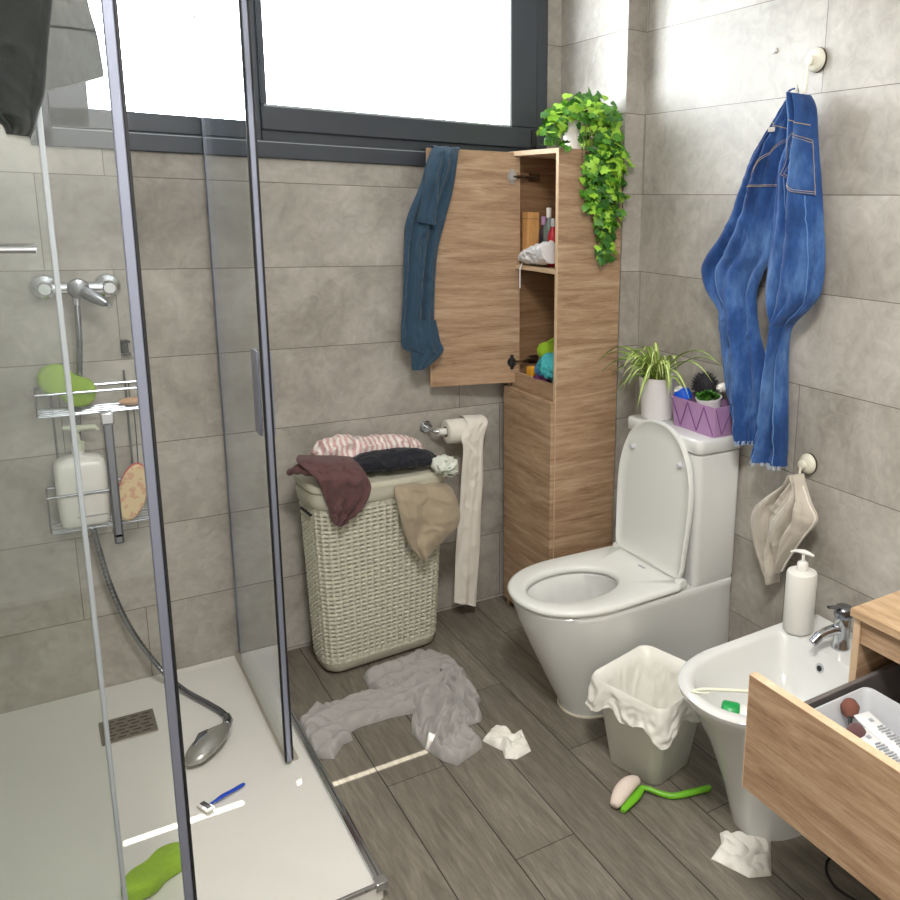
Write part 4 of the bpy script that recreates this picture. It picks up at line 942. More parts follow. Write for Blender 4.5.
MB().loft([eR(-.372,.069,.050,.176)], True, False).build('water', mat('toilet_water', (196,200,196), .03), tl)
MB().loft([Dring(-.004,-.514,.173,.102,z=.0,rc=.01,xm=-.38,**kw), Dring(-.004,-.514,.173,.102,z=.004,rc=.01,xm=-.38,**kw)], True, True).build('sealant_line', mat('pale_sealant', (206,198,180), .6), tl)
# seat
so = lambda off, z: Dring(-.210+off*.0,-.672-off,.185+off,.190+off,z=z,e=2.2,rc=.02,xm=-.45,**kw)
MB().loft([so(-.004,.388), so(0,.391), so(.0015,.398), so(-.002,.4045), so(-.012,.4075), eR(-.484,.153,.117,.4075), eR(-.484,.145,.109,.403), eR(-.484,.143,.107,.392), eR(-.484,.146,.110,.387), so(-.004,.388)], False, False).build('seat', M['lid'], tl, smooth=60)
# lid raised against the cistern
LH = .455; tilt = math.radians(4.5)
def lidpt(s_, t, dd_):   # s_: across, t: up from the hinge, dd_: thickness towards the viewer
    return V((-.212 - dd_ + t*math.sin(tilt)*.75 - (0 if t < .02 else 0), yc+s_, .412 + t*math.cos(tilt)))
def lidring(off, dd_, n=96):
    out = []; W = .184; xm = .24
    for p_ in Dring(0,-LH,W-.014,W,0,0,e=2.2,rc=.022,xm=-(LH-.23),cx=-.2,n=n):
        t, s_ = -p_.x, p_.y; c = V((.22,0)); q = V((t,s_))-V((.22,0)); L = q.length; q = q*(max(0,L+off)/L); out.append(lidpt(q.y, q.x+.22, dd_))
    return out
lid_ = MB().loft([lidring(-.012,-.012),lidring(-.002,-.010),lidring(0,-.002),lidring(-.001,.004),lidring(-.006,.0065),lidring(-.012,.004),lidring(-.017,.0005),lidring(-.05,-.0005)], True, True).build('lid', M['lid'], tl, smooth=50, recalc=True)
for s_ in (-.118,.118):
    c = lidpt(s_, .345, .0); MB().lathe(tuple(c), [(.009,0),(.0085,-.007),(.006,-.011)], (1,0,-.06), 18).build('buffer', M['lightgrey'], lid_)
for s_ in (-1,1):
    MB().cyl((-.207,yc+s_*.176,.405),(-.207,yc+s_*.150,.405),.0155,24).build('hinge', M['lid'], tl, bevel=.003)
MB().cyl((-.205,yc-.15,.404),(-.205,yc+.15,.404),.010,20).build('hinge_bar', M['lid'], tl)
MB().box((-.245,yc-.028,.4075),(-.236,yc+.004,.4082)).build('seat_marking', M['print'], tl, smooth=0)
# cistern
def cr_(x0_, y0_, y1_, r, z): return rrect(x0_, y0_, -.003, y1_, r, z, 5)
CY0, CY1 = -.972, -.612
MB().loft([cr_(-.165,CY0+.006,CY1-.006,.022,.385), cr_(-.170,CY0,CY1,.024,.41), cr_(-.176,CY0,CY1,.024,.792), cr_(-.170,CY0+.006,CY1-.006,.02,.797)]).build('cistern', M['ceramic'], tl, smooth=50)
MB().loft([cr_(-.177,CY0-.002,CY1+.002,.020,.800), cr_(-.180,CY0-.005,CY1+.005,.022,.803), cr_(-.180,CY0-.005,CY1+.005,.022,.834), cr_(-.177,CY0-.002,CY1+.002,.020,.840), cr_(-.172,CY0+.003,CY1-.003,.018,.8418)]).build('cistern_lid', M['ceramic'], tl, smooth=50)

# things on the cistern
CZ = .8425
spp = thing('spider_plant', 'spider plant with cream striped leaves in a white pot on the toilet cistern', 'plant', (-.098,-.680,CZ))
px_, py_ = -.100, -.672
MB().lathe((px_,py_,CZ), [(.050,0),(.052,.004),(.063,.126),(.065,.132),(.061,.132),(.058,.113),(.001,.111)], seg=40, cap1=False).build('pot', M['terracotta'], spp, smooth=40)
MB().lathe((px_,py_,CZ+.112), [(.057,0),(.001,.006)], seg=24, cap0=False).build('soil', M['soil'], spp)
pr = random.Random(12)
bl = MB()
def blade(p0, d, L, rise, droop, w):
    L *= 1.22; w *= 1.3; n = 14; d = V(d).normalized(); sd = V((-d.y,d.x,0)).normalized(); rows__ = []
    for i in range(n+1):
        t = i/n; p_ = V(p0) + d*(L*(t*.9)) + V((0,0,rise*math.sin(t*PI*.62) - droop*t**2.4)); ww = w*(math.sin(PI*min(1,t*.85+.13))**.7)*(1-t**5)+.0003
        if p_.x > -.006: p_.x = -.006
        if p_.z < CZ+.004 and p_.x > -.20 and -.985 < p_.y < -.6: p_.z = CZ+.004
        rows__.append([p_-sd*ww, p_-sd*ww*.38-V((0,0,ww*.35)), p_+sd*ww*.38-V((0,0,ww*.35)), p_+sd*ww])
    for k in range(3):
        vs = [r[q] for r in rows__ for q in (k,k+1)]
        bl.add(vs, [(2*i,2*i+1,2*i+3,2*i+2) for i in range(n)], 1 if k == 1 else 0)
c0 = V((px_,py_,CZ+.12))
for L,ang,rise,droop,w in ((.26,100,.13,.12,.0075),(.24,112,.11,.09,.007),(.22,95,.07,.11,.0075),(.20,120,.10,.13,.007),(.17,105,.04,.10,.006),(.16,88,.03,.11,.006),(.10,60,.12,.02,.006),(.05,150,.11,0,.006),(.10,-175,.11,.05,.006),
                        (.25,-88,.14,.03,.0055),(.28,-98,.12,.06,.0055),(.22,-75,.12,.05,.005),(.24,-105,.09,.09,.005),(.18,-120,.11,.1,.006),(.12,170,.10,.13,.007),(.10,-160,.06,.13,.007),(.16,140,.12,.12,.007),(.15,150,.05,.13,.007)):
    blade(c0+V((pr.uniform(-.01,.01),pr.uniform(-.01,.01),0)), (math.cos(math.radians(ang)),math.sin(math.radians(ang)),0), L, rise, droop, w)
for _ in range(44):
    a = pr.uniform(0,2*PI); L = pr.uniform(.06,.17)
    if math.cos(a) > .3: a = PI-a; L *= .8
    blade(c0+V((pr.uniform(-.02,.02),pr.uniform(-.02,.02),-.005)), (math.cos(a),math.sin(a),0), L, pr.uniform(.05,.14), pr.uniform(.02,.10), pr.uniform(.004,.0065))
bl.build('leaves', [M['sp1'],M['sp2']], spp, smooth=60)

pb = thing('storage_basket', 'lilac plastic basket with a zigzag pattern on the toilet cistern', 'basket', (-.06,-.85,CZ))
qy0, qy1, qx0, qx1 = -.962, -.775, -.118, -.022; H_ = .092; fl = .008
def rect(e, z): return rrect(qx0-e, qy0-e, qx1+e*.6, qy1+e, .008, z, 3)
MB().loft([rect(0,CZ), rect(fl,CZ+H_), rect(fl-.003,CZ+H_), rect(-.003,CZ+.004)]).build('basket_body', M['purple'], pb, smooth=40)
zz_ = MB(); N_ = 2.5; N_ = 5/2
for k in range(5):
    ya, yb = qy1-(qy1-qy0)*k/(2*N_)+.0, qy1-(qy1-qy0)*(k+1)/(2*N_)
    za, zb = (CZ+.006, CZ+H_-.006) if k%2 else (CZ+H_-.006, CZ+.006)
    fx = lambda z: qx0-.0006-fl*(z-CZ)/H_
    zz_.tube([(fx(za),ya,za),(fx(zb),yb,zb)], .0018, 6)
for k in range(3):
    xa, xb2 = qx0+(qx1-qx0)*k/3, qx0+(qx1-qx0)*(k+1)/3; za, zb = (CZ+.006, CZ+H_-.006) if k%2 else (CZ+H_-.006, CZ+.006)
    fy = lambda z: qy0-.0006-fl*(z-CZ)/H_
    zz_.tube([(xa,fy(za),za),(xb2,fy(zb),zb)], .0013, 6)
zz_.build('zigzag_grooves', M['purpleline'], pb)
t = thing('lotion_bottle', 'bottle with a bright blue cap leaning in the lilac basket', 'bottle', (-.085,-.80,CZ+.005))
ax_ = V((-.18,.35,.92)).normalized(); c = V((-.082,-.812,CZ+.03))
MB().lathe(tuple(c-ax_*.02), [(.016,0),(.017,.06),(.013,.075)], tuple(ax_), 24).build('bottle_body', mat('dark_green_bottle', (56,78,74), .3), t, smooth=50)
MB().lathe(tuple(c+ax_*.052), [(.025,0),(.027,.014),(.025,.032),(.016,.037)], tuple(ax_), 28).build('cap', M['blue'], t, smooth=50)
tag(MB().ball((-.104,-.781,CZ+.106), .0155, 20, nz=.12).build('cotton_ball', M['tissue'], smooth=80), 'small white cotton ball on the left rim of the lilac basket', 'cotton ball')
t = thing('hair_brush', 'round dark bristled hairbrush standing at the back of the lilac basket', 'brush', (-.05,-.85,CZ+.005))
MB().cyl((-.048,-.846,CZ+.006),(-.046,-.836,CZ+.095),.008,14).build('handle', M['dark'], t)
b = MB().ball((-.045,-.833,CZ+.125), (.032,.042,.038), 28)
for k in range(240):
    u_, v_ = pr.uniform(-1,1), pr.uniform(0,2*PI); s_ = math.sqrt(1-u_*u_); d_ = V((s_*math.cos(v_),s_*math.sin(v_),u_)); q = V((-.045,-.833,CZ+.125))
    p0 = q+V((d_.x*.030,d_.y*.040,d_.z*.036)); p1 = p0+d_*.010
    if p1.x > -.004: continue
    b.tube([p0,p1],.0009,4)
b.build('bristles', M['dark'], t, smooth=60)
t = thing('succulent', 'small green succulent in a white pot inside the lilac basket', 'plant', (-.075,-.905,CZ+.01))
MB().lathe((-.078,-.902,CZ+.035), [(.026,0),(.036,.060),(.040,.074),(.037,.074),(.033,.062),(.001,.060)], (-.15,0,1), 28, cap1=False).build('pot', M['terracotta'], t, smooth=40)
b = MB()
for k in range(130):
    a = pr.uniform(0,2*PI); r_ = pr.uniform(0,.032); p_ = V((-.090+r_*math.cos(a), -.902+r_*math.sin(a), CZ+.103+.014*(1-r_/.032)))
    leaf5(b, p_, V((math.cos(a)*.5,math.sin(a)*.5,.7)), V((-.3,0,1)), pr.uniform(.012,.020), pr.choice((0,1,1)), pr)
b.build('foliage', [M['ivy1'],M['ivy3']], t, smooth=0)
lump([(-.035,-.885,CZ+.125),(-.032,-.91,CZ+.135),(-.030,-.94,CZ+.130)], [.012,.022,.010], 'white_pouffe', M['tissue'], 'white crumpled bath puff behind the succulent in the lilac basket', 'bath puff', amp=.2, seed=4)

# ================================================================== RIGHT WALL: hooks, jeans, cloth
def suction_hook(y, z, label, s_=1.0, long=.085):
    t = thing('wall_hook', label, 'hook', (0,y,z))
    MB().lathe((-.001,y,z), [(.031*s_,0),(.031*s_,-.005),(.026*s_,-.007)], (1,0,0), 36).build('rubber_ring', M['rubber'], t)
    MB().lathe((-.006,y,z), [(.030*s_,0),(.0295*s_,-.006),(.022*s_,-.012),(.010*s_,-.014)], (1,0,0), 36).build('disc', M['hookp'], t, smooth=50)
    k = MB().lathe((-.018,y+.006,z-.002), [(.013*s_,0),(.013*s_,-.010),(.009*s_,-.012)], (1,0,0), 24).build('knob', M['hookp'], t)
    MB().tube(spline([(-.024,y+.004,z+.004),(-.030,y+.006,z-.02),(-.034,y+.002,z-.05),(-.038,y+.004,z-long+.012),(-.050,y+.008,z-long),(-.060,y+.010,z-long+.014),(-.061,y+.010,z-long+.026)],28), .0042*s_, 10, flat=.75).build('hook_arm', M['hookp'], t, smooth=80)
    return t
suction_hook(-1.155, 1.877, 'upper ivory suction hook on the right wall, holding the jeans', 1.0, .092)
suction_hook(-1.232, .820, 'lower ivory suction hook on the right wall, holding the washcloth', .95, .055)
tag(MB().lathe((-.0005,-.998,1.919), [(.0075,0),(.0075,-.004),(.004,-.007)], (1,0,0), 20).build('wall_plug', M['plastic']), 'tiny white plug stuck on the tiles left of the upper hook', 'wall plug')

jr = dup_D('jeans_right'); jl = dup_D('jeans_left')
SR = Sheet(jr, (-1,0,0), .034, .014, ((1.7,.020,.5,.45),(3.3,.008,.2,.6)), .004, 41, cf=10)
SL = Sheet(jl, (-1,0,0), .028, .014, ((1.7,.018,.9,.3),(3.5,.008,.6,.5)), .004, 45, cf=10)
b = MB(); SR.mesh(b, 56, 150); je = b.build('blue_jeans', M['denim'], smooth=80)
tag(je, 'blue denim jeans hanging from the upper hook by their belt loop', 'jeans')
b = MB(); SL.mesh(b, 50, 150); b.build('left_leg', M['denim'], je, smooth=80)
def on_sheet(S, y, z):
    """(u,v) of the sheet point whose y,z match"""
    lo, hi = 0, 1
    for _ in range(30):
        m_ = (lo+hi)/2; a, b_ = S.lr(m_); zz = (a.z+b_.z)/2
        if zz > z: lo = m_
        else: hi = m_
    v = lo
    for _ in range(4):
        a, b_ = S.lr(v); u = (a.y-y)/(a.y-b_.y); u = max(.04,min(.96,u)); zz = a.z+(b_.z-a.z)*u; v = max(0,min(1,v+(zz-z)/(jr[0][0][2]-jr[-1][0][2])))
    return u, v
def seam(mb, S, pts, off=.002, r=.0011, n=40):
    P_ = spline(pts, n) if len(pts) > 2 else [V(pts[0]).lerp(V(pts[1]), i/n) for i in range(n+1)]
    mb.tube([S.front(*on_sheet(S, p_[1], p_[2]), off) for p_ in P_], r, 6)
def patch(S, poly, off, name, m, par):
    P_ = [on_sheet(S, p_[1], p_[2]) for p_ in poly]; a0_, a1_, b0__, b1_ = min(p[0] for p in P_), max(p[0] for p in P_), min(p[1] for p in P_), max(p[1] for p in P_)
    mb = MB(); n = 40; idx = {}; vs = []; fs = []
    def vid(i,j):
        if (i,j) not in idx:
            u, v = a0_+(a1_-a0_)*i/n, b0__+(b1_-b0__)*j/n
            full = all(((i-a-.0)>=0) and inpoly(a0_+(a1_-a0_)*(i-a+.5)/n, b0__+(b1_-b0__)*(j-c+.5)/n, P_) for a in (0,1) for c in (0,1))
            if not full: _, u, v = nearpoly(u, v, P_)
            idx[(i,j)] = len(vs); vs.append(S.front(u, v, off))
        return idx[(i,j)]
    for i in range(n):
        for j in range(n):
            if inpoly(a0_+(a1_-a0_)*(i+.5)/n, b0__+(b1_-b0__)*(j+.5)/n, P_): fs.append((vid(i,j),vid(i+1,j),vid(i+1,j+1),vid(i,j+1)))
    mb.add(vs, fs); return mb.build(name, m, par, solid=.002, smooth=80, offset=0)
M['denim2'] = M['denim']
for S, key in ((SL,'pocket_left'),(SR,'pocket_right')):
    poly = D[key]; pk = patch(S, poly, .002, 'back_pocket', M['denim'], je)
    st = MB(); cx_ = sum(p[1] for p in poly)/len(poly); cz_ = sum(p[2] for p in poly)/len(poly)
    for ins in (.04,.12):
        q = [(0, p[1]+(cx_-p[1])*ins, p[2]+(cz_-p[2])*ins) for p in poly]
        for i in range(len(q)):
            if ins > .1 and i == 0 and key == 'pocket_right': pass
            seam(st, S, [q[i], q[(i+1)%len(q)]], .0035, .0008, 16)
    st.build('pocket_stitching', M['stitch'], pk)
# waistband, belt loop, label, side seams, frayed hem
def seamline(S, u0, u1, v0, v1, off, r, mb, n=80):
    mb.tube([S.front(u0+(u1-u0)*i/n, v0+(v1-v0)*i/n, off) for i in range(n+1)], r, 6)
b = MB(); seamline(SR,.30,.36,.05,.97,.0005,.0016,b); seamline(SR,.82,.85,.30,.97,.0005,.0014,b); seamline(SL,.45,.40,.05,.98,.0005,.0014,b); b.build('side_seam', mat('faded_denim', (92,132,186), .85), je, smooth=80)
b = MB(); seamline(SR,.08,.92,.105,.115,.001,.0012,b,30); seamline(SL,.1,.9,.13,.15,.001,.0012,b,30); b.build('waist_stitching', M['stitch'], je)
MB().tube(spline([SR.front(.25,.02,0),V((-.062,-1.122,1.800)),V((-.058,-1.142,1.803)),V((-.060,-1.150,1.785)),SR.front(.5,.03,0)],20), .0042, 8, flat=.5).build('belt_loop', M['denim'], je, smooth=80)
p_ = SL.front(.62,.155,.004); MB().obox(p_, V((0,.012,0)), V((0,0,.006)), V((.001,0,0))).build('waist_label', M['leatherlabel'], je, bevel=.0006)
b = MB(); hr_ = random.Random(3)
for S in (SR, SL):
    for k in range(60):
        u = hr_.uniform(.03,.97); p_ = S.front(u, .985, .0) if hr_.random() < .7 else S.back_(u,.985)
        b.tube([p_, p_+V((hr_.uniform(-.004,.002), hr_.uniform(-.005,.005), -hr_.uniform(.006,.016)))], .0009, 4)
b.build('frayed_hem', mat('frayed_threads', (176,192,214), .9), je)
b = MB(); SC1 = Sheet(dup_D('cloth_left'), (-1,0,0), .016, .010, ((1.6,.016,.2,.3),(3,.005,.5,.6)), .003, 51); SC1.mesh(b, 40, 70); wc = b.build('washcloth', M['wash'], smooth=80)
tag(wc, 'grey towelling washcloth hanging from the lower hook above the bidet', 'washcloth')
b = MB(); SC2 = Sheet(dup_D('cloth_right'), (-1,0,0), .018, .010, ((1.4,.016,.7,.4),(3,.005,.1,.5)), .003, 53); SC2.mesh(b, 40, 70); b.build('right_fold', M['wash'], wc, smooth=80)
b = MB()
for S, u0 in ((SC1,.02),(SC2,.97),(SC2,.03)): seamline(S,u0,u0,.12,.99,.001,.0022,b,60)
b.build('hem', M['roll'], wc, smooth=80)
MB().tube(spline([(-.050,-1.222,.755),(-.057,-1.224,.775),(-.052,-1.226,.79),(-.047,-1.23,.77),(-.046,-1.236,.74),(-.045,-1.243,.72)],16), .0022, 8).build('hanging_loop', M['wash'], wc)

# ================================================================== BIDET
bd = thing('bidet', 'white back-to-wall bidet between the toilet and the oak washstand', 'bidet', (-.3,-1.46,0))
yb = -1.462; CB = -.35
def DB(xb,xf,wb,wf,z,e=2.2,rc=.02,xm=None,dz=None): return Dring(xb,xf,wb,wf,yb,z,e,rc,xm,CB,112,dz)
rings = [DB(-.002,-.408,.150,.098,0,xm=-.27,rc=.01), DB(-.002,-.412,.152,.101,.02,xm=-.27,rc=.01), DB(-.002,-.440,.158,.118,.12,xm=-.28,rc=.01), DB(-.002,-.490,.165,.142,.25,xm=-.31,rc=.01),
         DB(-.002,-.540,.172,.163,.345,xm=-.35,rc=.012), DB(-.002,-.572,.176,.172,.385,xm=-.38,rc=.014), DB(-.004,-.575,.177,.173,.398,xm=-.38,rc=.014), DB(-.008,-.569,.172,.167,.404,xm=-.38,rc=.014),
         DB(-.150,-.546,.146,.146,.402,xm=-.37,rc=.03), DB(-.156,-.538,.139,.139,.394,xm=-.36,rc=.03), DB(-.164,-.512,.122,.125,.35,xm=-.36,rc=.04), DB(-.185,-.485,.095,.10,.29,xm=-.36,rc=.05), DB(-.24,-.43,.05,.055,.255,xm=-.36,rc=.04), DB(-.32,-.37,.02,.02,.25,xm=-.352,rc=.015)]
MB().loft(rings, True, True).build('bowl', M['ceramic'], bd, smooth=50)
MB().lathe((-.159,yb+.0,.362), [(.013,.001),(.013,-.004),(.008,-.005)], (.97,0,-.12), 28).build('overflow_ring', M['chrome'], bd)
MB().lathe((-.1625,yb+.0,.3617), [(.0075,0),(.0075,-.0025)], (.97,0,-.12), 20).build('overflow_hole', M['gasket'], bd)
MB().lathe((-.345,yb,.2505), [(.02,0),(.02,.004),(.012,.006)], seg=28).build('drain_plug', M['chrome'], bd)
tp = MB().lathe((-.095,yb-.005,.4035), [(.024,0),(.024,.005),(.0215,.009),(.0205,.055),(.0215,.075),(.020,.085)], seg=32).build('tap_body', M['chrome'], bd, smooth=50)
MB().tube([(-.098,yb-.005,.452),(-.125,yb-.002,.460),(-.152,yb+.003,.456),(-.168,yb+.006,.450)], [.014,.0135,.0125,.0125], 20).build('spout', M['chrome'], tp, smooth=60)
MB().tube([(-.164,yb+.006,.452),(-.187,yb+.009,.436)], [.0125,.0115], 20).build('aerator', M['dchrome'], tp)
MB().lathe((-.095,yb-.005,.489), [(.022,0),(.0245,.006),(.0245,.020),(.020,.028),(.008,.031)], seg=32).tube([(-.088,yb-.005,.508),(-.118,yb-.003,.520),(-.148,yb,.526)], [.013,.009,.007], 16, flat=.5).build('tap_lever', M['dchrome'], tp, smooth=50)
sd_ = thing('soap_dispenser', 'tall white cylindrical soap pump dispenser on the back corner of the bidet', 'soap dispenser', (-.100,-1.355,.404))
sx, sy, sz = -.120, -1.342, .4045
MB().lathe((sx,sy,sz), [(.036,0),(.0405,.004),(.0405,.158),(.038,.166),(.020,.170),(.0125,.170),(.0125,.178)], seg=40).build('dispenser_body', M['plastic'], sd_, smooth=50)
MB().lathe((sx,sy,sz+.170), [(.0145,0),(.0145,.020),(.010,.024),(.0045,.026),(.0045,.046)], seg=28).tube([(sx+.012,sy-.025,sz+.215),(sx+.004,sy-.010,sz+.220),(sx,sy,sz+.221),(sx-.006,sy+.018,sz+.219),(sx-.010,sy+.034,sz+.212)], [.004,.0075,.009,.006,.004], 14, flat=.7).build('pump_head', M['plastic'], sd_, smooth=50)
gb_ = thing('green_cap_bottle', 'bottle with a green ribbed cap lying in the bidet bowl', 'bottle', (-.45,-1.5,.3))
ga = V((-.492,-1.458,.352)); gd = V((.70,-.66,-.10)).normalized()
MB().lathe(tuple(ga), [(.022,0),(.026,.004),(.026,.036),(.024,.040)], tuple(gd), 32).build('cap', M['capgreen'], gb_, smooth=50)
MB().lathe(tuple(ga+gd*.041), [(.021,0),(.024,.010),(.024,.085),(.020,.095)], tuple(gd), 28).build('bottle_body', M['plastic'], gb_, smooth=50)
st_ = thing('plastic_wand', 'thin pale plastic wand laid across the front rim of the bidet', 'wand', (-.5,-1.46,.405))
MB().tube(spline([(-.553,-1.424,.4065),(-.535,-1.437,.411),(-.50,-1.461,.411),(-.46,-1.488,.409),(-.42,-1.515,.4075),(-.38,-1.542,.4065)],24), [.0022+.0018*min(1,i/6) for i in range(25)], 12).build('shaft', M['shaft'], st_, smooth=60)
MB().tube(spline([(-.556,-1.423,.4065),(-.549,-1.437,.4075),(-.538,-1.448,.408),(-.527,-1.452,.408)],12), .0022, 8).build('tip', M['shaft'], st_, smooth=60)

# ================================================================== BIN
bn = thing('waste_bin', 'small square white waste bin on the floor between toilet and bidet', 'bin', (-.42,-1.12,0))
bc = V((-.437,-1.128)); ang = math.radians(14)
def sq(h, r, z, dx=0, n=8):
    out = []
    for x,y,_ in rrect(-h,-h*1.06,h,h*1.06,r,0,n):
        q = Matrix.Rotation(ang,2) @ V((x,y)); out.append(V((bc.x+q.x+dx, bc.y+q.y, z)))
    return out
MB().loft([sq(.078,.03,0), sq(.082,.03,.004), sq(.110,.03,.240), sq(.1145,.03,.244), sq(.1145,.03,.252), sq(.108,.028,.250), sq(.080,.028,.006)]).build('bin_body', M['bin'], bn, smooth=50)
def bagring(h, r, z, amp, seed, dzamp=0):
    out = []; R_ = even_ring(sq(h, r, z), 150); n = len(R_)
    for i, p_ in enumerate(R_):
        a = 2*PI*i/n; d_ = (V((p_.x,p_.y,0))-V((bc.x,bc.y,0))).normalized()
        w_ = crump((math.cos(a)*.12, math.sin(a)*.12, z*.9), 26, seed); w2 = noise.noise(V((math.cos(a)*9, math.sin(a)*9, z*30)))
        out.append(p_ + d_*amp*(w_*1.2+w2*.7) + V((0,0,dzamp*(noise.noise(V((math.cos(a)*2.2, math.sin(a)*2.2, seed)))*1.4 + (.9 if (a > PI*1.22 and a < PI*1.98) else 0)*-1*max(0,math.sin((a-PI*1.22)/(PI*.76)*PI))))))
    return out
nseg = 14
bl_ = [bagring(.119+.009*(1-t)**.5, .032, .262-.080*(1-t), .001+.010*(1-t), 1, .030*(1-t)**1.2) for t in [k/16 for k in range(17)]]
for t in range(1, 17):
    u_ = t/16; bl_.append(bagring(.117-.013*min(1,u_*6)-.026*u_, .03-.006*u_, .2625-.246*u_**1.3, .0005+.0045*min(1,u_*3), 5))
bl_.append(bagring(.03,.02,.0145,.002,7)); bg = MB().loft(bl_, False, True)
o = bg.build('bin_liner', M['bag'], smooth=80); tag(o, 'crumpled white plastic liner folded over the rim of the waste bin', 'bin liner')
lump([(-.47,-1.12,.085),(-.44,-1.13,.10),(-.40,-1.12,.09)], [.03,.05,.03], 'bin_litter', M['tissue'], 'crumpled white paper at the bottom of the waste bin', 'tissue', amp=.2, seed=14)

# toilet brush on the floor
br = thing('cleaning_brush', 'bright green handled brush with pale bristles lying on the floor by the bin', 'brush', (-.55,-1.24,0))
bp = spline([(-.634,-1.242,.016),(-.612,-1.230,.025),(-.588,-1.219,.032),(-.562,-1.211,.034),(-.536,-1.208,.030)], 24)
MB().tube(bp, [.004+.019*math.sin(PI*(i+1.5)/27)**.6 for i in range(25)], 20, flat=.85).build('bristles', M['bristle'], br, smooth=70)
MB().tube(spline([(-.622,-1.262,.010),(-.592,-1.247,.011),(-.560,-1.236,.013),(-.532,-1.226,.020)],16), [.004+.010*math.sin(PI*(i+2)/20) for i in range(17)], 14, flat=.7).build('brush_back', M['brushgreen'], br, smooth=70)
MB().tube(spline([(-.540,-1.226,.022),(-.522,-1.238,.017),(-.502,-1.262,.011),(-.480,-1.285,.009),(-.440,-1.300,.010),(-.395,-1.312,.012),(-.377,-1.318,.012)],40), [.0055+.0035*min(1,i/26)+(0 if i < 38 else -.002*(i-37)) for i in range(41)], 16).build('handle', M['brushgreen'], br, smooth=70)

# ================================================================== WASHSTAND
vn = thing('washstand', 'oak washstand at the right wall with its drawer pulled open', 'washstand', (-.16,-2.1,0))
vx, vy, vz, vy2 = -.33, -1.67, .66, -2.55
MB().box((vx,vy2,vz-.018),(-.002,vy,vz)).build('top', M['topwood'], vn, bevel=.001)
MB().box((vx+.012,vy-.022,.29),(-.004,vy-.004,vz-.0185)).build('side_panel', M['wood'], vn, bevel=.001)
MB().box((vx+.010,vy-.0215,.29),(vx+.0118,vy-.0045,vz-.019)).build('edge_band', M['woodedge'], vn)
MB().box((vx+.012,vy2+.004,.29),(-.004,vy2+.022,vz-.0185)).build('side_panel', M['wood'], vn, bevel=.001)
MB().box((vx+.014,vy2+.022,vz-.078),(vx+.030,vy-.0225,vz-.019)).build('apron', M['wood'], vn, bevel=.001)
MB().box((-.02,vy2+.022,.29),(-.006,vy-.0225,vz-.019)).build('back_panel', M['wood_in'], vn)
MB().box((vx+.012,vy2+.022,.295),(-.022,vy-.0225,.311)).build('bottom_panel', M['wood_in'], vn)
dw = MB().box((-.630,vy2+.002,.348),(-.612,vy-.008,.598)).build('drawer', M['wood'], vn, bevel=.001)
MB().box((-.6305,vy2+.002,.598),(-.6115,vy-.008,.5995)).box((-.6305,vy-.0085,.348),(-.6115,vy-.0072,.5995)).build('edge_band', M['woodedge'], dw)
MB().box((-.6115,vy-.052,.352),(-.06,vy-.040,.515)).build('drawer_side', M['drawergrey'], dw, bevel=.002)
MB().box((-.6115,vy2+.034,.352),(-.06,vy2+.046,.515)).build('drawer_side', M['drawergrey'], dw, bevel=.002)
MB().box((-.6115,vy2+.046,.352),(-.06,vy-.046,.366)).box((-.072,vy2+.046,.366),(-.06,vy-.046,.5)).build('drawer_bottom', M['drawergrey'], dw)
# tray in the drawer and its contents
ty_ = thing('organiser_tray', 'pale grey plastic organiser tray inside the open drawer', 'tray', (-.5,-1.9,.4))
tr0 = lambda e, z, r=.02: rrect(-.604+e, -2.05+e, -.345-e, -1.742-e, r, z-.055, 6)
MB().loft([tr0(.02,.4225), tr0(.004,.565), tr0(0,.568), tr0(0,.572), tr0(.004,.572), tr0(.008,.565), tr0(.020,.505,.02)]).build('tray_body', M['lightgrey'], ty_, smooth=50)
def tube_(a, b_, w, label, capcol):
    t = thing('cream_tube', label, 'tube', a); a, b_ = V(a), V(b_); d_ = (b_-a); L = d_.length; d_.normalize(); sd2 = V((-d_.y,d_.x,0)).normalized(); up_ = d_.cross(sd2)*-1
    if up_.z < 0: up_ = -up_
    rings = []
    for t_, ww, hh in ((0,.020,.0015),(.05,.020,.0025),(.35,.020,.008),(.75,.0185,.013),(.86,.018,.0135)):
        rings.append([a+d_*(L*t_)+sd2*(math.cos(2*PI*k/24)*ww*w)+up_*(.016+math.sin(2*PI*k/24)*hh) for k in range(24)])
    MB().loft(rings).build('tube_body', M['tube'], t, smooth=50)
    MB().tube([a+d_*(L*.865)+up_*.016, a+d_*L+up_*.016], [.015,.0145], 20).build('cap', capcol, t, smooth=50)
    b2 = MB()
    c_ = a+d_*(L*.16)+up_*.0225; b2.obox(c_, d_*.004, sd2*.004, up_*.0006)
    for k in range(9):
        c_ = a+d_*(L*(.30+.045*k))+up_*(.0255+.0007*k+.0006); b2.obox(c_, d_*.0012, sd2*(.010 if k%3 else .006), up_*.0012)
    b2.build('print', M['print'], t, smooth=0)
tube_((-.418,-1.788,.485),(-.452,-1.965,.470), 1.0, 'white cream tube at the back of the drawer tray', M['tube'])
tube_((-.468,-1.823,.485),(-.500,-1.995,.470), .95, 'pale printed cream tube at the front of the drawer tray', M['black'])
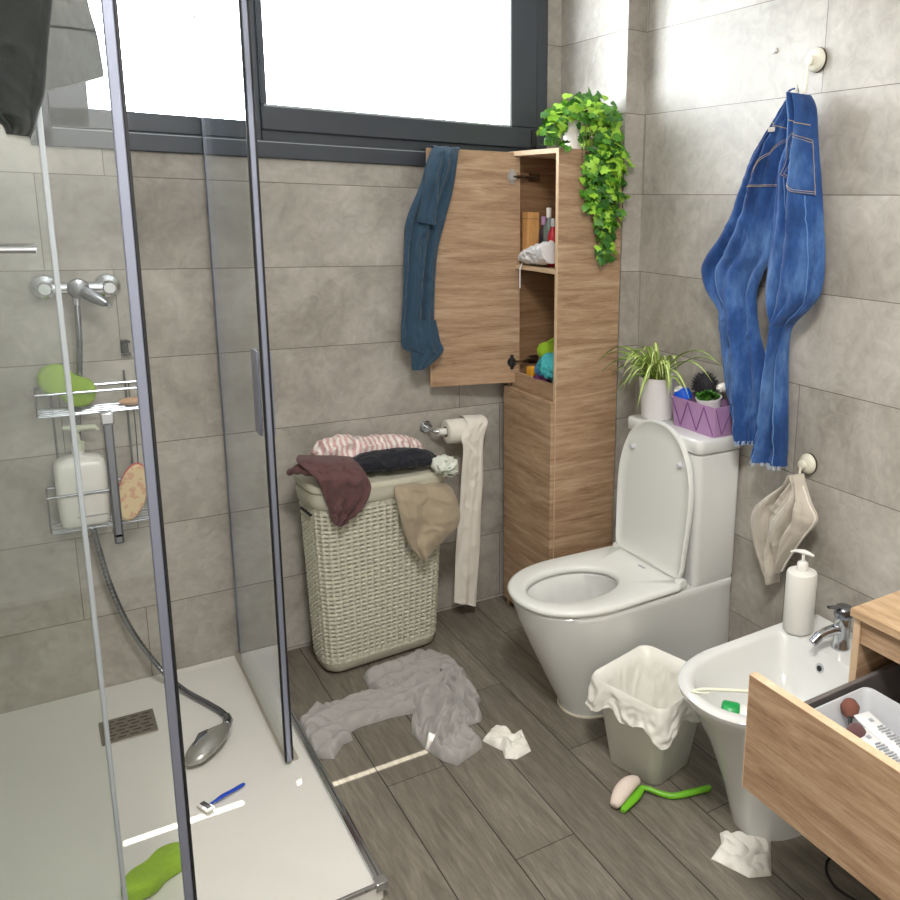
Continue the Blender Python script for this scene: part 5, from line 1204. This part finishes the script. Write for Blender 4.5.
for (ax1, bx1, lab, mm) in (((-.50,-1.835,.470),(-.432,-1.772,.500),'makeup brush with a round brown tuft at the far end of the drawer tray','makeup'),((-.53,-1.88,.470),(-.484,-1.832,.495),'makeup brush with a reddish tuft beside the front cream tube','maroon')):
    t = thing('makeup_brush', lab, 'makeup brush', ax1); a, b_ = V(ax1), V(bx1); d_ = (b_-a).normalized()
    MB().tube([a-d_*.01, b_-d_*.012], [.003,.0045], 12).build('handle', M['black'], t)
    MB().lathe(tuple(b_-d_*.014), [(.006,0),(.017,.014),(.020,.026),(.014,.038),(.003,.042)], tuple(d_), 20).build('bristles', M[mm], t, smooth=70)
tag(MB().tube(spline([(-.285,-1.66,.30),(-.290,-1.66,.15),(-.298,-1.655,.02),(-.316,-1.658,.004),(-.345,-1.69,.004),(-.352,-1.75,.004),(-.30,-1.90,.004)],50), .003, 10).build('power_cable', M['black'], smooth=80), 'black cable trailing on the floor under the open drawer', 'cable')

# ================================================================== LIGHT + CAMERA
wd = bpy.data.worlds.new('overcast_sky'); bpy.context.scene.world = wd; wd.use_nodes = True
nt = wd.node_tree; bgn = nt.nodes['Background']; bgn.inputs[0].default_value = (.92,.96,1,1); bgn.inputs[1].default_value = WORLD
def area(name, loc, rot, sx_, sy_, power, col=(1,1,1), portal=False):
    l = bpy.data.lights.new(name, 'AREA'); l.shape = 'RECTANGLE'; l.size = sx_; l.size_y = sy_; l.energy = power; l.color = col
    if portal: l.cycles.is_portal = True
    o = bpy.data.objects.new(name, l); o.location = loc; o.rotation_euler = rot; C0.objects.link(o); return o
area('window_daylight', ((WX0+WX1)/2, .10, (1.72+WZ1)/2), (math.radians(-90),0,0), 1.5, .5, 1, portal=True)
area('fill_lamp_light', (-1.4,-2.35,ZC-.07), (0,0,0), .42, .42, FILL, (1,.965,.92))  # fill light carried by the added lamp
sun = bpy.data.lights.new('sun', 'SUN'); sun.energy = SUN; sun.angle = .003; sun.color = (1,.95,.86)
so_ = bpy.data.objects.new('sun', sun); C0.objects.link(so_)
sd3 = V((-.15, -.89, -2.40)).normalized(); so_.rotation_euler = sd3.to_track_quat('-Z','Y').to_euler(); so_.location = (0,1,3)
cam = bpy.data.cameras.new('camera'); co = bpy.data.objects.new('camera', cam); C0.objects.link(co)
co.matrix_world = Matrix(CAM); cam.sensor_fit = 'HORIZONTAL'; cam.sensor_width = 36; cam.lens = FOC*36/900
cam.shift_x = (450-PPX)/900; cam.shift_y = (PPY-450)/900; cam.clip_start = .02
sc_ = bpy.context.scene; sc_.camera = co
sc_.view_settings.view_transform = 'Standard'; sc_.view_settings.look = 'None'; sc_.view_settings.gamma = 1; sc_.view_settings.use_curve_mapping = False
sc_.view_settings.exposure = EXPO
sc_.cycles.max_bounces = 14; sc_.cycles.transparent_max_bounces = 24; sc_.cycles.diffuse_bounces = 6; sc_.cycles.glossy_bounces = 5; sc_.cycles.sample_clamp_indirect = 6
